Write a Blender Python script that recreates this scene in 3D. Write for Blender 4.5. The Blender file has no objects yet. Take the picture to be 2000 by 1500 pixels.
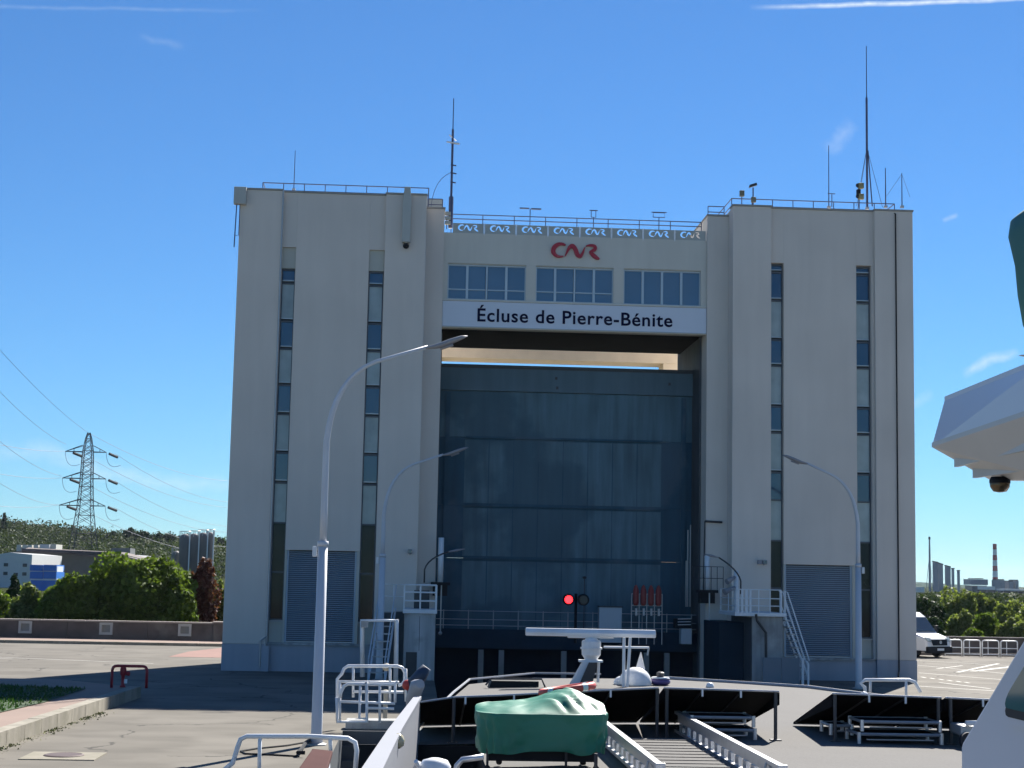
import bpy, bmesh, math, random
from mathutils import Vector, Matrix, noise
R = math.radians
sc = bpy.context.scene
COL = sc.collection
rnd = random.Random(7)

# ------------------------------------------------------------------ camera
FPX, PIT, ROL, YAW, ZC = 3150.0, .1183, .0203, .0566, 4.0
def ray(px, py):
    a, b = px - 1000.0, 750.0 - py
    c, s = math.cos(ROL), math.sin(ROL)
    u, v = a*c - b*s, b*c + a*s
    c, s = math.cos(PIT), math.sin(PIT)
    y, z = FPX*c - v*s, v*c + FPX*s
    c, s = math.cos(YAW), math.sin(YAW)
    return Vector((u*c + y*s, -u*s + y*c, z))
def AY(px, py, Y):
    d = ray(px, py); return Vector((0, 0, ZC)) + d*(Y/d.y)
def AZ(px, py, Z):
    d = ray(px, py); return Vector((0, 0, ZC)) + d*((Z - ZC)/d.z)
cam_d = bpy.data.cameras.new('camera'); cam = bpy.data.objects.new('camera', cam_d); COL.objects.link(cam)
o_ = ray(1000, 750)
xr = (ray(1001, 750) - o_).normalized(); yu = (ray(1000, 749) - o_).normalized(); zb = -o_.normalized()
M = Matrix((xr, yu, zb)).transposed().to_4x4(); M.translation = (0, 0, ZC)
cam.matrix_world = M
cam_d.sensor_width = 36; cam_d.lens = FPX/2000*36; cam_d.clip_end = 9000; cam_d.clip_start = .1
sc.camera = cam
# ------------------------------------------------------------------ light
SUN_EL, SUN_AZ = R(40.4), R(25.6)          # azimuth measured from +Y towards +X
w = bpy.data.worlds.new('World'); sc.world = w; w.use_nodes = True
nt = w.node_tree; nt.nodes.clear()
def N(t, **k):
    n = nt.nodes.new(t)
    for a, b in k.items(): setattr(n, a, b)
    return n
out = N('ShaderNodeOutputWorld'); bg = N('ShaderNodeBackground'); sky = N('ShaderNodeTexSky')
sky.sky_type = 'NISHITA'; sky.sun_disc = False; sky.sun_elevation = SUN_EL; sky.sun_rotation = SUN_AZ
sky.air_density = 1.0; sky.dust_density = 0.0; sky.ozone_density = 2.2; sky.altitude = 200
bg.inputs['Strength'].default_value = .05
hs = N('ShaderNodeVectorMath', operation='MULTIPLY'); hs.inputs[1].default_value = (.37, .665, .975)   # white balance of the photograph
nt.links.new(sky.outputs[0], hs.inputs[0])
# thin cirrus streaks and contrails, as real directions in the sky
tc = N('ShaderNodeTexCoord')
prev = hs.outputs[0]
def vm(op, a, b=None, out_=0):
    n = N('ShaderNodeVectorMath', operation=op)
    nt.links.new(a, n.inputs[0])
    if b is not None:
        if hasattr(b, 'is_linked') or hasattr(b, 'links'): nt.links.new(b, n.inputs[1])
        else: n.inputs[1].default_value = b
    return n.outputs['Value'] if op in ('DOT_PRODUCT', 'LENGTH', 'DISTANCE') else n.outputs[0]
def ma(op, a, b=0.0, c=0.0, clamp=False):
    n = N('ShaderNodeMath', operation=op); n.use_clamp = clamp
    for i, q in enumerate((a, b, c)):
        if isinstance(q, (int, float)): n.inputs[i].default_value = q
        else: nt.links.new(q, n.inputs[i])
    return n.outputs[0]
def streak(p0, p1, wpx, amt, ragged=1.0, sc_=14):
    """a wisp from pixel direction p0 to p1 with half width wpx/FPX radians"""
    global prev
    a, b = ray(*p0).normalized(), ray(*p1).normalized()
    n = a.cross(b).normalized(); t = (b - a).normalized(); mid = (a + b).normalized(); half = (b - a).length/2
    gen = tc.outputs['Generated']
    nz = N('ShaderNodeTexNoise'); nz.inputs['Scale'].default_value = sc_; nz.inputs['Detail'].default_value = 5
    mp = N('ShaderNodeMapping'); mp.inputs['Location'].default_value = (p0[0]*.37, p0[1]*.11, 0)
    nt.links.new(gen, mp.inputs['Vector']); nt.links.new(mp.outputs[0], nz.inputs['Vector'])
    off = ma('MULTIPLY', ma('SUBTRACT', nz.outputs['Fac'], .5), ragged*wpx/FPX*3)
    dn = ma('ADD', vm('DOT_PRODUCT', gen, tuple(n)), off)
    g = ma('SUBTRACT', 1.0, ma('DIVIDE', ma('ABSOLUTE', dn), wpx/FPX), clamp=True)
    dt = ma('DIVIDE', ma('ABSOLUTE', ma('SUBTRACT', vm('DOT_PRODUCT', gen, tuple(t)), mid.dot(t))), half)
    e = ma('SUBTRACT', 1.0, ma('POWER', dt, 3.0), clamp=True)
    nz2 = N('ShaderNodeTexNoise'); nz2.inputs['Scale'].default_value = sc_*5; nz2.inputs['Detail'].default_value = 4
    nt.links.new(mp.outputs[0], nz2.inputs['Vector'])
    k = ma('MULTIPLY', ma('MULTIPLY', g, e), ma('MULTIPLY', ma('ADD', nz2.outputs['Fac'], .15), amt), clamp=True)
    front = ma('GREATER_THAN', vm('DOT_PRODUCT', gen, tuple(mid)), .5)
    k = ma('MULTIPLY', k, front)
    mx = N('ShaderNodeMix', data_type='RGBA'); nt.links.new(k, mx.inputs[0]); nt.links.new(prev, mx.inputs[6])
    mx.inputs[7].default_value = (7.2, 8.2, 9.2, 1); prev = mx.outputs[2]
streak((1462, 15), (2120, -6), 6, 1.3, .5, 30)
streak((-200, 8), (520, 22), 5, .16, .8, 30)
streak((-60, 872), (520, 962), 22, .38, 2.0, 20)
streak((1880, 735), (1992, 685), 13, .7, 1.6, 30)
streak((1615, 300), (1672, 240), 26, .25, 2, 30)
streak((1840, 432), (1872, 418), 6, .45, 1, 30)
streak((270, 70), (360, 95), 12, .16, 2, 30)
streak((1780, 800), (1830, 780), 12, .3, 2, 30)
nt.links.new(prev, bg.inputs['Color']); nt.links.new(bg.outputs[0], out.inputs['Surface'])
sd = bpy.data.lights.new('sun', 'SUN'); sun = bpy.data.objects.new('sun', sd); COL.objects.link(sun)
sd.energy = 5.0; sd.angle = R(.53); sd.color = (1.0, .955, .88)
dirv = Vector((math.sin(SUN_AZ)*math.cos(SUN_EL), math.cos(SUN_AZ)*math.cos(SUN_EL), math.sin(SUN_EL)))
sun.rotation_euler = dirv.to_track_quat('Z', 'Y').to_euler(); sun.location = (60, 90, 80)
vs = sc.view_settings; vs.view_transform = 'Standard'; vs.look = 'None'; vs.gamma = 1; vs.exposure = 1.22; vs.use_curve_mapping = False
try:
    sc.cycles.max_bounces = 6; sc.cycles.transparent_max_bounces = 12; sc.cycles.volume_bounces = 0
except Exception: pass

# ------------------------------------------------------------------ materials
MATS = {}
def mat(name, col, rough=.7, metal=0.0, var=.12, vscale=1.2, streaks=0.0, stain=None, stain_amt=0.0, stain_scale=.3,
        bump=0.0, bscale=40, spec=.5, coords='world', fine=.0, trans=0.0, emit=None, emit_s=0, stretch=(1, 1, .08), alpha=None, island=0.0, stain_w=.12, cracks=0.0):
    if name in MATS: return MATS[name]
    m = bpy.data.materials.new(name); m.use_nodes = True; t = m.node_tree; t.nodes.clear(); L = t.links.new
    def n(ty, **k):
        x = t.nodes.new(ty)
        for a, b in k.items(): setattr(x, a, b)
        return x
    o = n('ShaderNodeOutputMaterial'); p = n('ShaderNodeBsdfPrincipled')
    p.inputs['Roughness'].default_value = rough; p.inputs['Metallic'].default_value = metal; p.inputs['Specular IOR Level'].default_value = spec
    if coords == 'world': g = n('ShaderNodeNewGeometry'); vec = g.outputs['Position']
    else: g = n('ShaderNodeTexCoord'); vec = g.outputs['Object']
    def nz(s, d=4, v=None):
        x = n('ShaderNodeTexNoise'); x.inputs['Scale'].default_value = s; x.inputs['Detail'].default_value = d
        L(v or vec, x.inputs['Vector']); return x.outputs['Fac']
    def mth(op, a, b, clamp=False):
        x = n('ShaderNodeMath', operation=op); x.use_clamp = clamp
        for i, q in enumerate((a, b)):
            if isinstance(q, (int, float)): x.inputs[i].default_value = q
            else: L(q, x.inputs[i])
        return x.outputs[0]
    f = mth('ADD', mth('MULTIPLY', mth('SUBTRACT', nz(vscale, 6), .5), var*3), 1.0)
    if fine: f = mth('ADD', f, mth('MULTIPLY', mth('SUBTRACT', nz(bscale*1.5, 3), .5), fine*3))
    if streaks:
        mp = n('ShaderNodeMapping'); mp.inputs['Scale'].default_value = stretch; L(vec, mp.inputs['Vector'])
        s = mth('MULTIPLY', mth('SUBTRACT', nz(3.0, 8, mp.outputs[0]), .52), streaks*4)
        f = mth('ADD', f, s)
    if island:
        gi = n('ShaderNodeNewGeometry')
        f = mth('ADD', f, mth('MULTIPLY', mth('SUBTRACT', gi.outputs['Random Per Island'], .5), island*2))
    f = mth('MAXIMUM', f, .15)
    vmn = n('ShaderNodeVectorMath', operation='SCALE'); vmn.inputs[0].default_value = col[:3]; L(f, vmn.inputs['Scale'])
    c = vmn.outputs[0]
    if stain:
        mx = n('ShaderNodeMix', data_type='RGBA'); cr = n('ShaderNodeValToRGB')
        cr.color_ramp.elements[0].position = .5; cr.color_ramp.elements[1].position = .5 + stain_w
        L(nz(stain_scale, 9), cr.inputs[0]); L(mth('MULTIPLY', cr.outputs[0], stain_amt), mx.inputs[0]); L(c, mx.inputs[6])
        mx.inputs[7].default_value = (*stain, 1); c = mx.outputs[2]
    if cracks:
        vo = n('ShaderNodeTexVoronoi', feature='DISTANCE_TO_EDGE'); vo.inputs['Scale'].default_value = .16
        dn = n('ShaderNodeTexNoise'); dn.inputs['Scale'].default_value = .8; dn.inputs['Detail'].default_value = 6; L(vec, dn.inputs['Vector'])
        dv = n('ShaderNodeVectorMath', operation='SCALE'); L(dn.outputs['Color'], dv.inputs[0]); dv.inputs['Scale'].default_value = 1.6
        av = n('ShaderNodeVectorMath', operation='ADD'); L(vec, av.inputs[0]); L(dv.outputs[0], av.inputs[1]); L(av.outputs[0], vo.inputs['Vector'])
        k_ = mth('MULTIPLY', mth('LESS_THAN', vo.outputs['Distance'], .006), cracks); k_ = mth('MULTIPLY', k_, mth('GREATER_THAN', nz(.3, 2), .48))
        mc = n('ShaderNodeMix', data_type='RGBA'); L(k_, mc.inputs[0]); L(c, mc.inputs[6]); mc.inputs[7].default_value = (.05, .047, .042, 1); c = mc.outputs[2]
    L(c, p.inputs['Base Color'])
    if bump:
        b = n('ShaderNodeBump'); b.inputs['Strength'].default_value = bump; b.inputs['Distance'].default_value = .01
        L(nz(bscale, 5), b.inputs['Height']); L(b.outputs[0], p.inputs['Normal'])
    if emit: p.inputs['Emission Color'].default_value = (*emit, 1); p.inputs['Emission Strength'].default_value = emit_s
    sh = p.outputs[0]
    if trans:
        tr = n('ShaderNodeBsdfTranslucent'); vt = n('ShaderNodeVectorMath', operation='MULTIPLY'); L(c, vt.inputs[0]); vt.inputs[1].default_value = (1.5, 1.6, .6)
        L(vt.outputs[0], tr.inputs[0]); ms = n('ShaderNodeMixShader'); ms.inputs[0].default_value = trans
        L(sh, ms.inputs[1]); L(tr.outputs[0], ms.inputs[2]); sh = ms.outputs[0]
    L(sh, o.inputs['Surface']); MATS[name] = m; return m

M_WALL = mat('painted_concrete', (.66, .595, .53), .85, var=.08, vscale=.35, streaks=.03, bump=.15, bscale=25)
M_WALL2 = mat('bridge_paint', (.62, .59, .52), .8, var=.05, vscale=.6, streaks=.04)
M_PLINTH = mat('plinth_paint', (.36, .38, .42), .8, var=.06, vscale=.8, streaks=.06, bump=.2)
M_CREAM = mat('spandrel_panel', (.50, .49, .43), .6, var=.04)
M_SIGN = mat('sign_white', (.64, .67, .74), .4, var=.02)
M_NAVY = mat('sign_navy', (.004, .005, .035), .7, var=.02, spec=.1)
M_RED = mat('logo_red', (.42, .012, .03), .4, var=.03)
M_FRSHADE = mat('strip_frame_shade', (.10, .11, .13), .5, .2, var=.05)  # dark pane edging; the tone also paints the recess shadow
M_ALU = mat('window_aluminium', (.48, .50, .52), .4, .5, var=.05)
M_DARKFR = mat('dark_gasket', (.05, .055, .06), .6, var=.05)
M_GLASS = mat('dark_blue_glass', (.008, .04, .10), .06, 0, var=.1, vscale=.8, spec=1.0)
M_GLASSB = mat('blinded_glass', (.40, .45, .44), .2, 0, var=.25, vscale=1.3, spec=.6, streaks=.10)
M_GLASSL = mat('lower_brown_glass', (.006, .009, .016), .08, 0, var=.6, vscale=1.4, spec=.25, stain=(.035, .024, .022), stain_amt=.3, stain_scale=.6)
M_GLASSO = mat('office_glass', (.07, .13, .20), .05, 0, var=.2, vscale=.5, spec=1.0)
M_SHUT = mat('shutter_slat_grey', (.36, .43, .50), .5, .2, var=.04)
M_METAL = mat('galvanised_steel', (.42, .43, .44), .45, .6, var=.1, vscale=6)
M_DRAIL = mat('dark_rail_steel', (.08, .09, .16), .5, .3, var=.1)
M_BLACK = mat('black_metal', (.012, .014, .018), .6, 0, spec=.2, var=.2)
M_WHITE = mat('white_gloss_paint', (.78, .79, .80), .35, 0, var=.05, vscale=3, stain=(.45, .42, .38), stain_amt=.25, stain_scale=1.7)
M_LAMP = mat('lamp_post_paint', (.55, .57, .61), .45, 0, var=.05, vscale=2)
M_LAMPH = mat('lamp_head_grey', (.26, .26, .28), .5, 0, var=.05)
M_GATE = mat('gate_steel', (.068, .145, .185), .55, 0, var=.20, vscale=.6, streaks=.32, stain=(.022, .075, .11), stain_amt=.7, stain_scale=.19, stain_w=.05, bump=.3, bscale=9, stretch=(1, 1, .10))
M_GATED = mat('gate_steel_navy', (.012, .07, .115), .6, 0, var=.25, vscale=.6, streaks=.2, stain=(.075, .12, .16), stain_amt=.5, stain_scale=.3, stain_w=.05, bump=.3, bscale=9, stretch=(1, 1, .10))
M_GATE2 = mat('gate_cap_steel', (.085, .15, .19), .6, 0, var=.12, vscale=.6, streaks=.12)
M_DARKC = mat('dark_concrete', (.07, .08, .09), .7, 0, var=.3, vscale=.8, streaks=.2)
M_CONC = mat('grey_concrete', (.36, .37, .37), .85, 0, var=.12, vscale=1.5, streaks=.45, bump=.3, stain=(.12, .12, .11), stain_amt=.4, stain_scale=1.1)
M_BEAM = mat('bounce_lit_beam', (.86, .73, .55), .8, 0, var=.12, vscale=1.4)  # bounced sunlight on the beam is put into this colour
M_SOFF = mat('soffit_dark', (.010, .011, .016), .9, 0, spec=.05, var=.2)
M_ASPH = mat('quay_asphalt', (.145, .133, .113), .95, 0, var=.20, vscale=.5, fine=.07, bscale=20, bump=.3, stain=(.19, .175, .15), stain_amt=.6, stain_scale=.35, streaks=.16, stretch=(.10, .35, 1), spec=.2, cracks=.75)
M_EARTH = mat('earth_scrub', (.04, .05, .022), 1, 0, spec=0, var=.4, vscale=.05)
M_PAVE = mat('red_pavement', (.24, .17, .135), .9, 0, var=.15, vscale=.6, fine=.05)
M_KERBC = mat('kerb_concrete', (.27, .245, .195), .9, 0, var=.2, vscale=.9, bump=.5, bscale=12, streaks=.25, stain=(.16, .15, .10), stain_amt=.5, stain_scale=1.5)
M_LINE = mat('road_paint', (.40, .385, .35), .8, 0, var=.2, vscale=3, stain=(.3, .28, .25), stain_amt=.5, stain_scale=2.2)
M_GRASS = mat('grass_blade', (.035, .085, .018), .8, 0, var=.3, vscale=.8, trans=.2, island=.3)
M_STONE = mat('parapet_stone', (.10, .085, .08), .9, 0, var=.35, vscale=1.4, bump=.5, bscale=8, stain=(.25, .24, .22), stain_amt=.3, stain_scale=.6)
M_COPE = mat('parapet_coping', (.33, .29, .25), .9, 0, var=.15)
M_LEAF = mat('leaf_green', (.088, .128, .030), .6, 0, var=.4, vscale=.6, trans=.40, island=.35, spec=.12)
M_LEAF2 = mat('leaf_olive', (.15, .18, .07), .6, 0, var=.35, vscale=.5, trans=.38, island=.35, spec=.12)
M_LEAFR = mat('leaf_copper', (.10, .04, .035), .6, 0, var=.35, vscale=.6, trans=.25, island=.35, spec=.12)
M_LEAFD = mat('leaf_dark', (.03, .055, .022), .65, 0, var=.35, vscale=.4, trans=.15, island=.35, spec=.12)
M_LEAFH = mat('hill_leaf', (.055, .075, .032), .7, 0, var=.35, vscale=.03, trans=.15, island=.35, spec=.12)
M_BARK = mat('bark', (.10, .08, .06), .9, 0, var=.3, vscale=2)
M_PYL = mat('pylon_steel', (.035, .04, .055), .8, 0, var=.1)
M_WIRE = mat('cable', (.10, .12, .17), .6, 0, var=.05)
M_SILO = mat('silo_steel', (.15, .14, .15), .7, 0, var=.1, vscale=.4, streaks=.1)
M_FACT = mat('pale_cladding', (.55, .55, .54), .6, 0, var=.05)
M_FACTG = mat('grey_cladding', (.15, .15, .145), .6, 0, var=.1)
M_ROOF = mat('brown_roof', (.15, .12, .105), .8, 0, var=.12, vscale=.2)
M_ROOFD = mat('dark_ridge', (.06, .05, .055), .8, 0, var=.12)
M_BLUE = mat('container_blue', (.01, .15, .55), .5, 0, var=.08)
M_INDB = mat('refinery_blue_grey', (.22, .25, .30), .6, 0, var=.12, vscale=.2)
M_CHR = mat('chimney_red', (.45, .06, .06), .6, 0, var=.05)
M_CHW = mat('chimney_white', (.7, .68, .68), .6, 0, var=.05)
M_DECK = mat('deck_carpet', (.115, .110, .104), .95, 0, var=.06, vscale=1.2, fine=.16, bscale=22, bump=.6)
M_CANV = mat('canopy_black_canvas', (.010, .010, .012), .9, 0, spec=.05, var=.2, vscale=2)
M_POST = mat('canopy_post', (.05, .05, .055), .5, .3, var=.1)
M_GREEN = mat('green_tarpaulin', (.010, .165, .10), .5, 0, var=.10, vscale=3, bump=.3, bscale=5)
M_GREEND = mat('dark_green_tarpaulin', (.012, .10, .08), .6, 0, var=.2, vscale=3)
M_HULL = mat('hull_white', (.34, .35, .38), .4, 0, var=.03)
M_ALUG = mat('mill_aluminium', (.62, .62, .63), .35, .55, var=.15, vscale=5)
M_LOUN = mat('lounger_frame', (.30, .31, .33), .4, .3, var=.1, vscale=4)
M_ORNG = mat('lifebuoy_orange', (.55, .06, .045), .5, 0, var=.08)
M_TAPE = mat('reflective_tape', (.6, .62, .62), .3, 0, var=.05)
M_RUB = mat('black_rubber', (.015, .016, .02), .7, 0, var=.2)
M_BROWN = mat('brown_vinyl', (.075, .03, .028), .85, 0, spec=.08, var=.12, vscale=3)
M_VANG = mat('windscreen', (.03, .04, .05), .05, 0, var=.05, spec=1)
M_SHIPG = mat('wheelhouse_glass', (.06, .16, .17), .06, 0, var=.1, vscale=.6, spec=.8)
M_SHIPW = mat('wheelhouse_white', (.56, .60, .68), .3, 0, var=.02)
M_HYD = mat('hydrant_red', (.30, .02, .03), .5, 0, var=.1)
M_BRZ = mat('lamp_brass', (.16, .11, .06), .25, .5, var=.3, vscale=8)
M_SIG = mat('signal_red_lit', (.9, .02, .02), .4, 0, var=0, emit=(1, .015, .02), emit_s=3.0)
M_FLOAT = mat('dark_red_float', (.28, .035, .03), .5, 0, var=.15)
M_CABN = mat('cabinet_grey', (.42, .45, .48), .5, 0, var=.05)
M_PALE = mat('pale_panel', (.7, .72, .74), .5, 0, var=.05)
M_WATER = mat('lock_water', (.02, .04, .045), .08, 0, var=.2, bump=.4, bscale=2)
M_MOSS = mat('kerb_weed', (.20, .21, .09), .9, 0, var=.4, vscale=4, island=.3)

# ------------------------------------------------------------------ mesh helpers
LOC = {}
def reg(o, loc, parent):
    loc = Vector(loc); LOC[o.name] = loc
    if parent is not None:
        o.parent = parent; o.location = loc - LOC[parent.name]
    else: o.location = loc
    COL.objects.link(o); return o
def tag(o, label=None, cat=None, group=None, kind=None):
    if label: o['label'] = label
    if cat: o['category'] = cat
    if group: o['group'] = group
    if kind: o['kind'] = kind
    return o
def thing(name, label, cat, loc=(0, 0, 0), group=None):
    o = bpy.data.objects.new(name, None); reg(o, loc, None); return tag(o, label, cat, group)
def copy_tree(o, loc=None, label=None, parent=None, group=None, rz=None):
    c = o.copy(); COL.objects.link(c)
    if parent is not None: c.parent = parent
    if loc is not None: c.location = loc
    if rz is not None: c.rotation_euler.z = rz
    if label: c['label'] = label
    if group: c['group'] = group
    for ch in list(o.children): copy_tree(ch, parent=c)
    return c
def inst(name, me, loc, parent=None, label=None):
    o = bpy.data.objects.new(name, me); reg(o, loc, parent)
    if label: o['label'] = label
    return o
class MB:
    def __init__(s): s.v = []; s.f = []
    def box(s, x0, x1, y0, y1, z0, z1):
        b = len(s.v)
        s.v += [(x, y, z) for z in (z0, z1) for y in (y0, y1) for x in (x0, x1)]
        s.f += [tuple(b+i for i in q) for q in ((0, 2, 3, 1), (4, 5, 7, 6), (0, 1, 5, 4), (2, 6, 7, 3), (0, 4, 6, 2), (1, 3, 7, 5))]
        return s
    def poly(s, pts):
        b = len(s.v); s.v += [tuple(p) for p in pts]; s.f.append(tuple(range(b, b+len(pts)))); return s
    def prism(s, pts, d):
        """closed polygon pts extruded by vector d"""
        b = len(s.v); n = len(pts); d = Vector(d)
        s.v += [tuple(p) for p in pts] + [tuple(Vector(p)+d) for p in pts]
        s.f.append(tuple(range(b, b+n))); s.f.append(tuple(range(b+2*n-1, b+n-1, -1)))
        for i in range(n): j = (i+1) % n; s.f.append((b+i, b+n+i, b+n+j, b+j))
        return s
    def tube(s, pts, r, n=7, r1=None, cap=True, flat=1.0):
        pts = [Vector(p) for p in pts]; m = len(pts); b = len(s.v)
        up = Vector((0, 0, 1)); prevu = None
        for i, p in enumerate(pts):
            d = (pts[min(i+1, m-1)] - pts[max(i-1, 0)]).normalized()
            if prevu is None:
                u = d.cross(up)
                if u.length < .05: u = d.cross(Vector((1, 0, 0)))
                u.normalize()
            else: u = (prevu - d*prevu.dot(d)).normalized()
            prevu = u; v = d.cross(u)
            rr = (r[i] if isinstance(r, (list, tuple)) else (r if r1 is None else r + (r1-r)*i/(m-1)))
            for k in range(n):
                a = 2*math.pi*k/n
                s.v.append(tuple(p + u*(math.cos(a)*rr) + v*(math.sin(a)*rr*flat)))
        for i in range(m-1):
            for k in range(n):
                k2 = (k+1) % n
                s.f.append((b+i*n+k, b+i*n+k2, b+(i+1)*n+k2, b+(i+1)*n+k))
        if cap:
            s.f.append(tuple(b+k for k in range(n-1, -1, -1))); s.f.append(tuple(b+(m-1)*n+k for k in range(n)))
        return s
    def lathe(s, prof, c=(0, 0, 0), n=16, axis='z'):
        b = len(s.v); m = len(prof)
        for r, h in prof:
            for k in range(n):
                a = 2*math.pi*k/n; x, y = r*math.cos(a), r*math.sin(a)
                p = (x, y, h) if axis == 'z' else ((x, h, y) if axis == 'y' else (h, x, y))
                s.v.append((p[0]+c[0], p[1]+c[1], p[2]+c[2]))
        for i in range(m-1):
            for k in range(n):
                k2 = (k+1) % n; s.f.append((b+i*n+k, b+i*n+k2, b+(i+1)*n+k2, b+(i+1)*n+k))
        s.f.append(tuple(b+k for k in range(n-1, -1, -1))); s.f.append(tuple(b+(m-1)*n+k for k in range(n)))
        return s
    def sphere(s, c, r, n=12, sq=(1, 1, 1)):
        prof = []
        b = len(s.v)
        for i in range(n//2+1):
            t = math.pi*i/(n//2) ; rr = max(math.sin(t), .01)
            for k in range(n):
                a = 2*math.pi*k/n
                s.v.append((c[0]+r*rr*math.cos(a)*sq[0], c[1]+r*rr*math.sin(a)*sq[1], c[2]-r*math.cos(t)*sq[2]))
        for i in range(n//2):
            for k in range(n):
                k2 = (k+1) % n; s.f.append((b+i*n+k, b+i*n+k2, b+(i+1)*n+k2, b+(i+1)*n+k))
        return s
    def mesh(s, name, mt, off=(0, 0, 0), smooth=False):
        me = bpy.data.meshes.new(name)
        me.from_pydata([(x-off[0], y-off[1], z-off[2]) for x, y, z in s.v], [], s.f); me.update()
        if mt: me.materials.append(mt)
        bm = bmesh.new(); bm.from_mesh(me); bmesh.ops.recalc_face_normals(bm, faces=bm.faces); bm.to_mesh(me); bm.free()
        if smooth:
            for p in me.polygons: p.use_smooth = len(p.vertices) < 6
        return me
    def build(s, name, mt, parent=None, label=None, smooth=False, loc=None, bevel=0):
        """vertices are given in world space; the object's origin is its own centre or its parent's base"""
        if loc is None:
            if parent is not None: loc = LOC[parent.name]
            else:
                xs = [v[0] for v in s.v]; ys = [v[1] for v in s.v]; zs = [v[2] for v in s.v]
                loc = ((min(xs)+max(xs))/2, (min(ys)+max(ys))/2, min(zs))
        o = bpy.data.objects.new(name, s.mesh(name, mt, loc, smooth)); reg(o, loc, parent)
        if label: o['label'] = label
        if bevel:
            b = o.modifiers.new('bevel', 'BEVEL'); b.width = bevel; b.segments = 2; b.limit_method = 'ANGLE'
        return o
def B(name, mt, parent, *a, bevel=0, label=None): return MB().box(*a).build(name, mt, parent, bevel=bevel, label=label)
def single(o, label, cat, group=None): return tag(o, label, cat, group)
def arc(p0, pc, p1, n=6):
    p0, pc, p1 = Vector(p0), Vector(pc), Vector(p1)
    return [p0*(1-t)**2 + pc*2*t*(1-t) + p1*t*t for t in [i/n for i in range(n+1)]]

# ------------------------------------------------------------------ ground
YF = 66.0
g = MB()
g.poly([(-600, -60, 0), (-1.75, -60, 0), (-1.75, 43, 0), (-600, 43, 0)])
g.poly([(-600, 43, 0), (.8, 43, 0), (.8, 66, 0), (-600, 66, 0)])
g.poly([(12.9, -60, 0), (600, -60, 0), (600, 66, 0), (12.9, 66, 0)])
g.poly([(-600, 66, 0), (.8, 66, 0), (.8, 70.2, 0), (-600, 70.2, 0)])
g.poly([(12.93, 66, 0), (600, 66, 0), (600, 70.2, 0), (12.93, 70.2, 0)])
g.poly([(-600, 70.2, 0), (600, 70.2, 0), (600, 92, 0), (-600, 92, 0)])
tag(g.build('quay_ground', M_ASPH), kind='structure')
e = MB(); e.poly([(-4000, 92, 0), (4000, 92, 0), (4000, 7000, 0), (-4000, 7000, 0)])
e.poly([(-4000, -60, 0), (-600, -60, 0), (-600, 92, 0), (-4000, 92, 0)]); e.poly([(600, -60, 0), (4000, -60, 0), (4000, 92, 0), (600, 92, 0)])
tag(e.build('terrain', M_EARTH), kind='structure')
lw = MB()
lw.box(-2.6, -1.752, -60, 43, -9, -.002); lw.box(-2.6, .2, 43.01, 43.9, -9, -.45); lw.box(12.9, 14, -60, 66, -9, -.002); lw.box(.2, .8, 43.9, 66, -9, -.002)
tag(lw.build('lock_chamber_wall', M_DARKC), kind='structure')
wt = MB(); wt.poly([(-3, -60, -5), (14, -60, -5), (14, 72, -5), (-3, 72, -5)])
tag(wt.build('water', M_WATER), kind='structure')
# steps going down to the water between quay and ship
st = thing('quay_steps', 'shade-dark concrete steps going down beside the quay below the white guard rails', 'steps', (-.8, 42.5, 0))
B('landing', M_DARKC, st, -1.75, .8, 42.0, 43.0, -.4, -.004)  # landing and steps take a dark colour for their shaded risers
stepm = MB().box(-1.28, 1.28, -.16, .16, -.34, 0).mesh('step', M_DARKC)
for i in range(7): inst('step', stepm, (-.47, 41.84-.32*i, -.36-.33*i), st)
# raised verge on the left with its retaining kerb, paving and grass
KZ = .35
kx0, ky0, kx1, ky1 = -9.3, 30.0, -8.45, 51.6      # front edge line
vd = thing('raised_verge_kerb', 'low weathered concrete kerb wall edging the raised verge left of the road', 'kerb', (-9, 42, 0))
def kedge(y): return kx0 + (kx1-kx0)*(y-ky0)/(ky1-ky0)
y = ky0; i = 0
while y < ky1-.2:
    y2 = min(y+1.45, ky1)
    mb = MB(); b0 = [(kedge(y+.012), y+.012), (kedge(y2-.012), y2-.012), (kedge(y2)-.34, y2-.012), (kedge(y)-.34, y+.012)]
    mb.prism([(a, b, 0) for a, b in b0], (0, 0, KZ + rnd.uniform(-.006, .006))); mb.build('kerb_stone', M_KERBC, vd)
    y = y2; i += 1
pv = MB(); pv.prism([(kedge(ky0)-.35, ky0, -.05), (kedge(ky1)-.35, ky1, -.05), (-11.6, 54.5, -.05), (-60, 54.5, -.05), (-60, ky0, -.05)], (0, 0, KZ+.03))
tag(pv.build('raised_pavement', M_PAVE), kind='structure')
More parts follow.
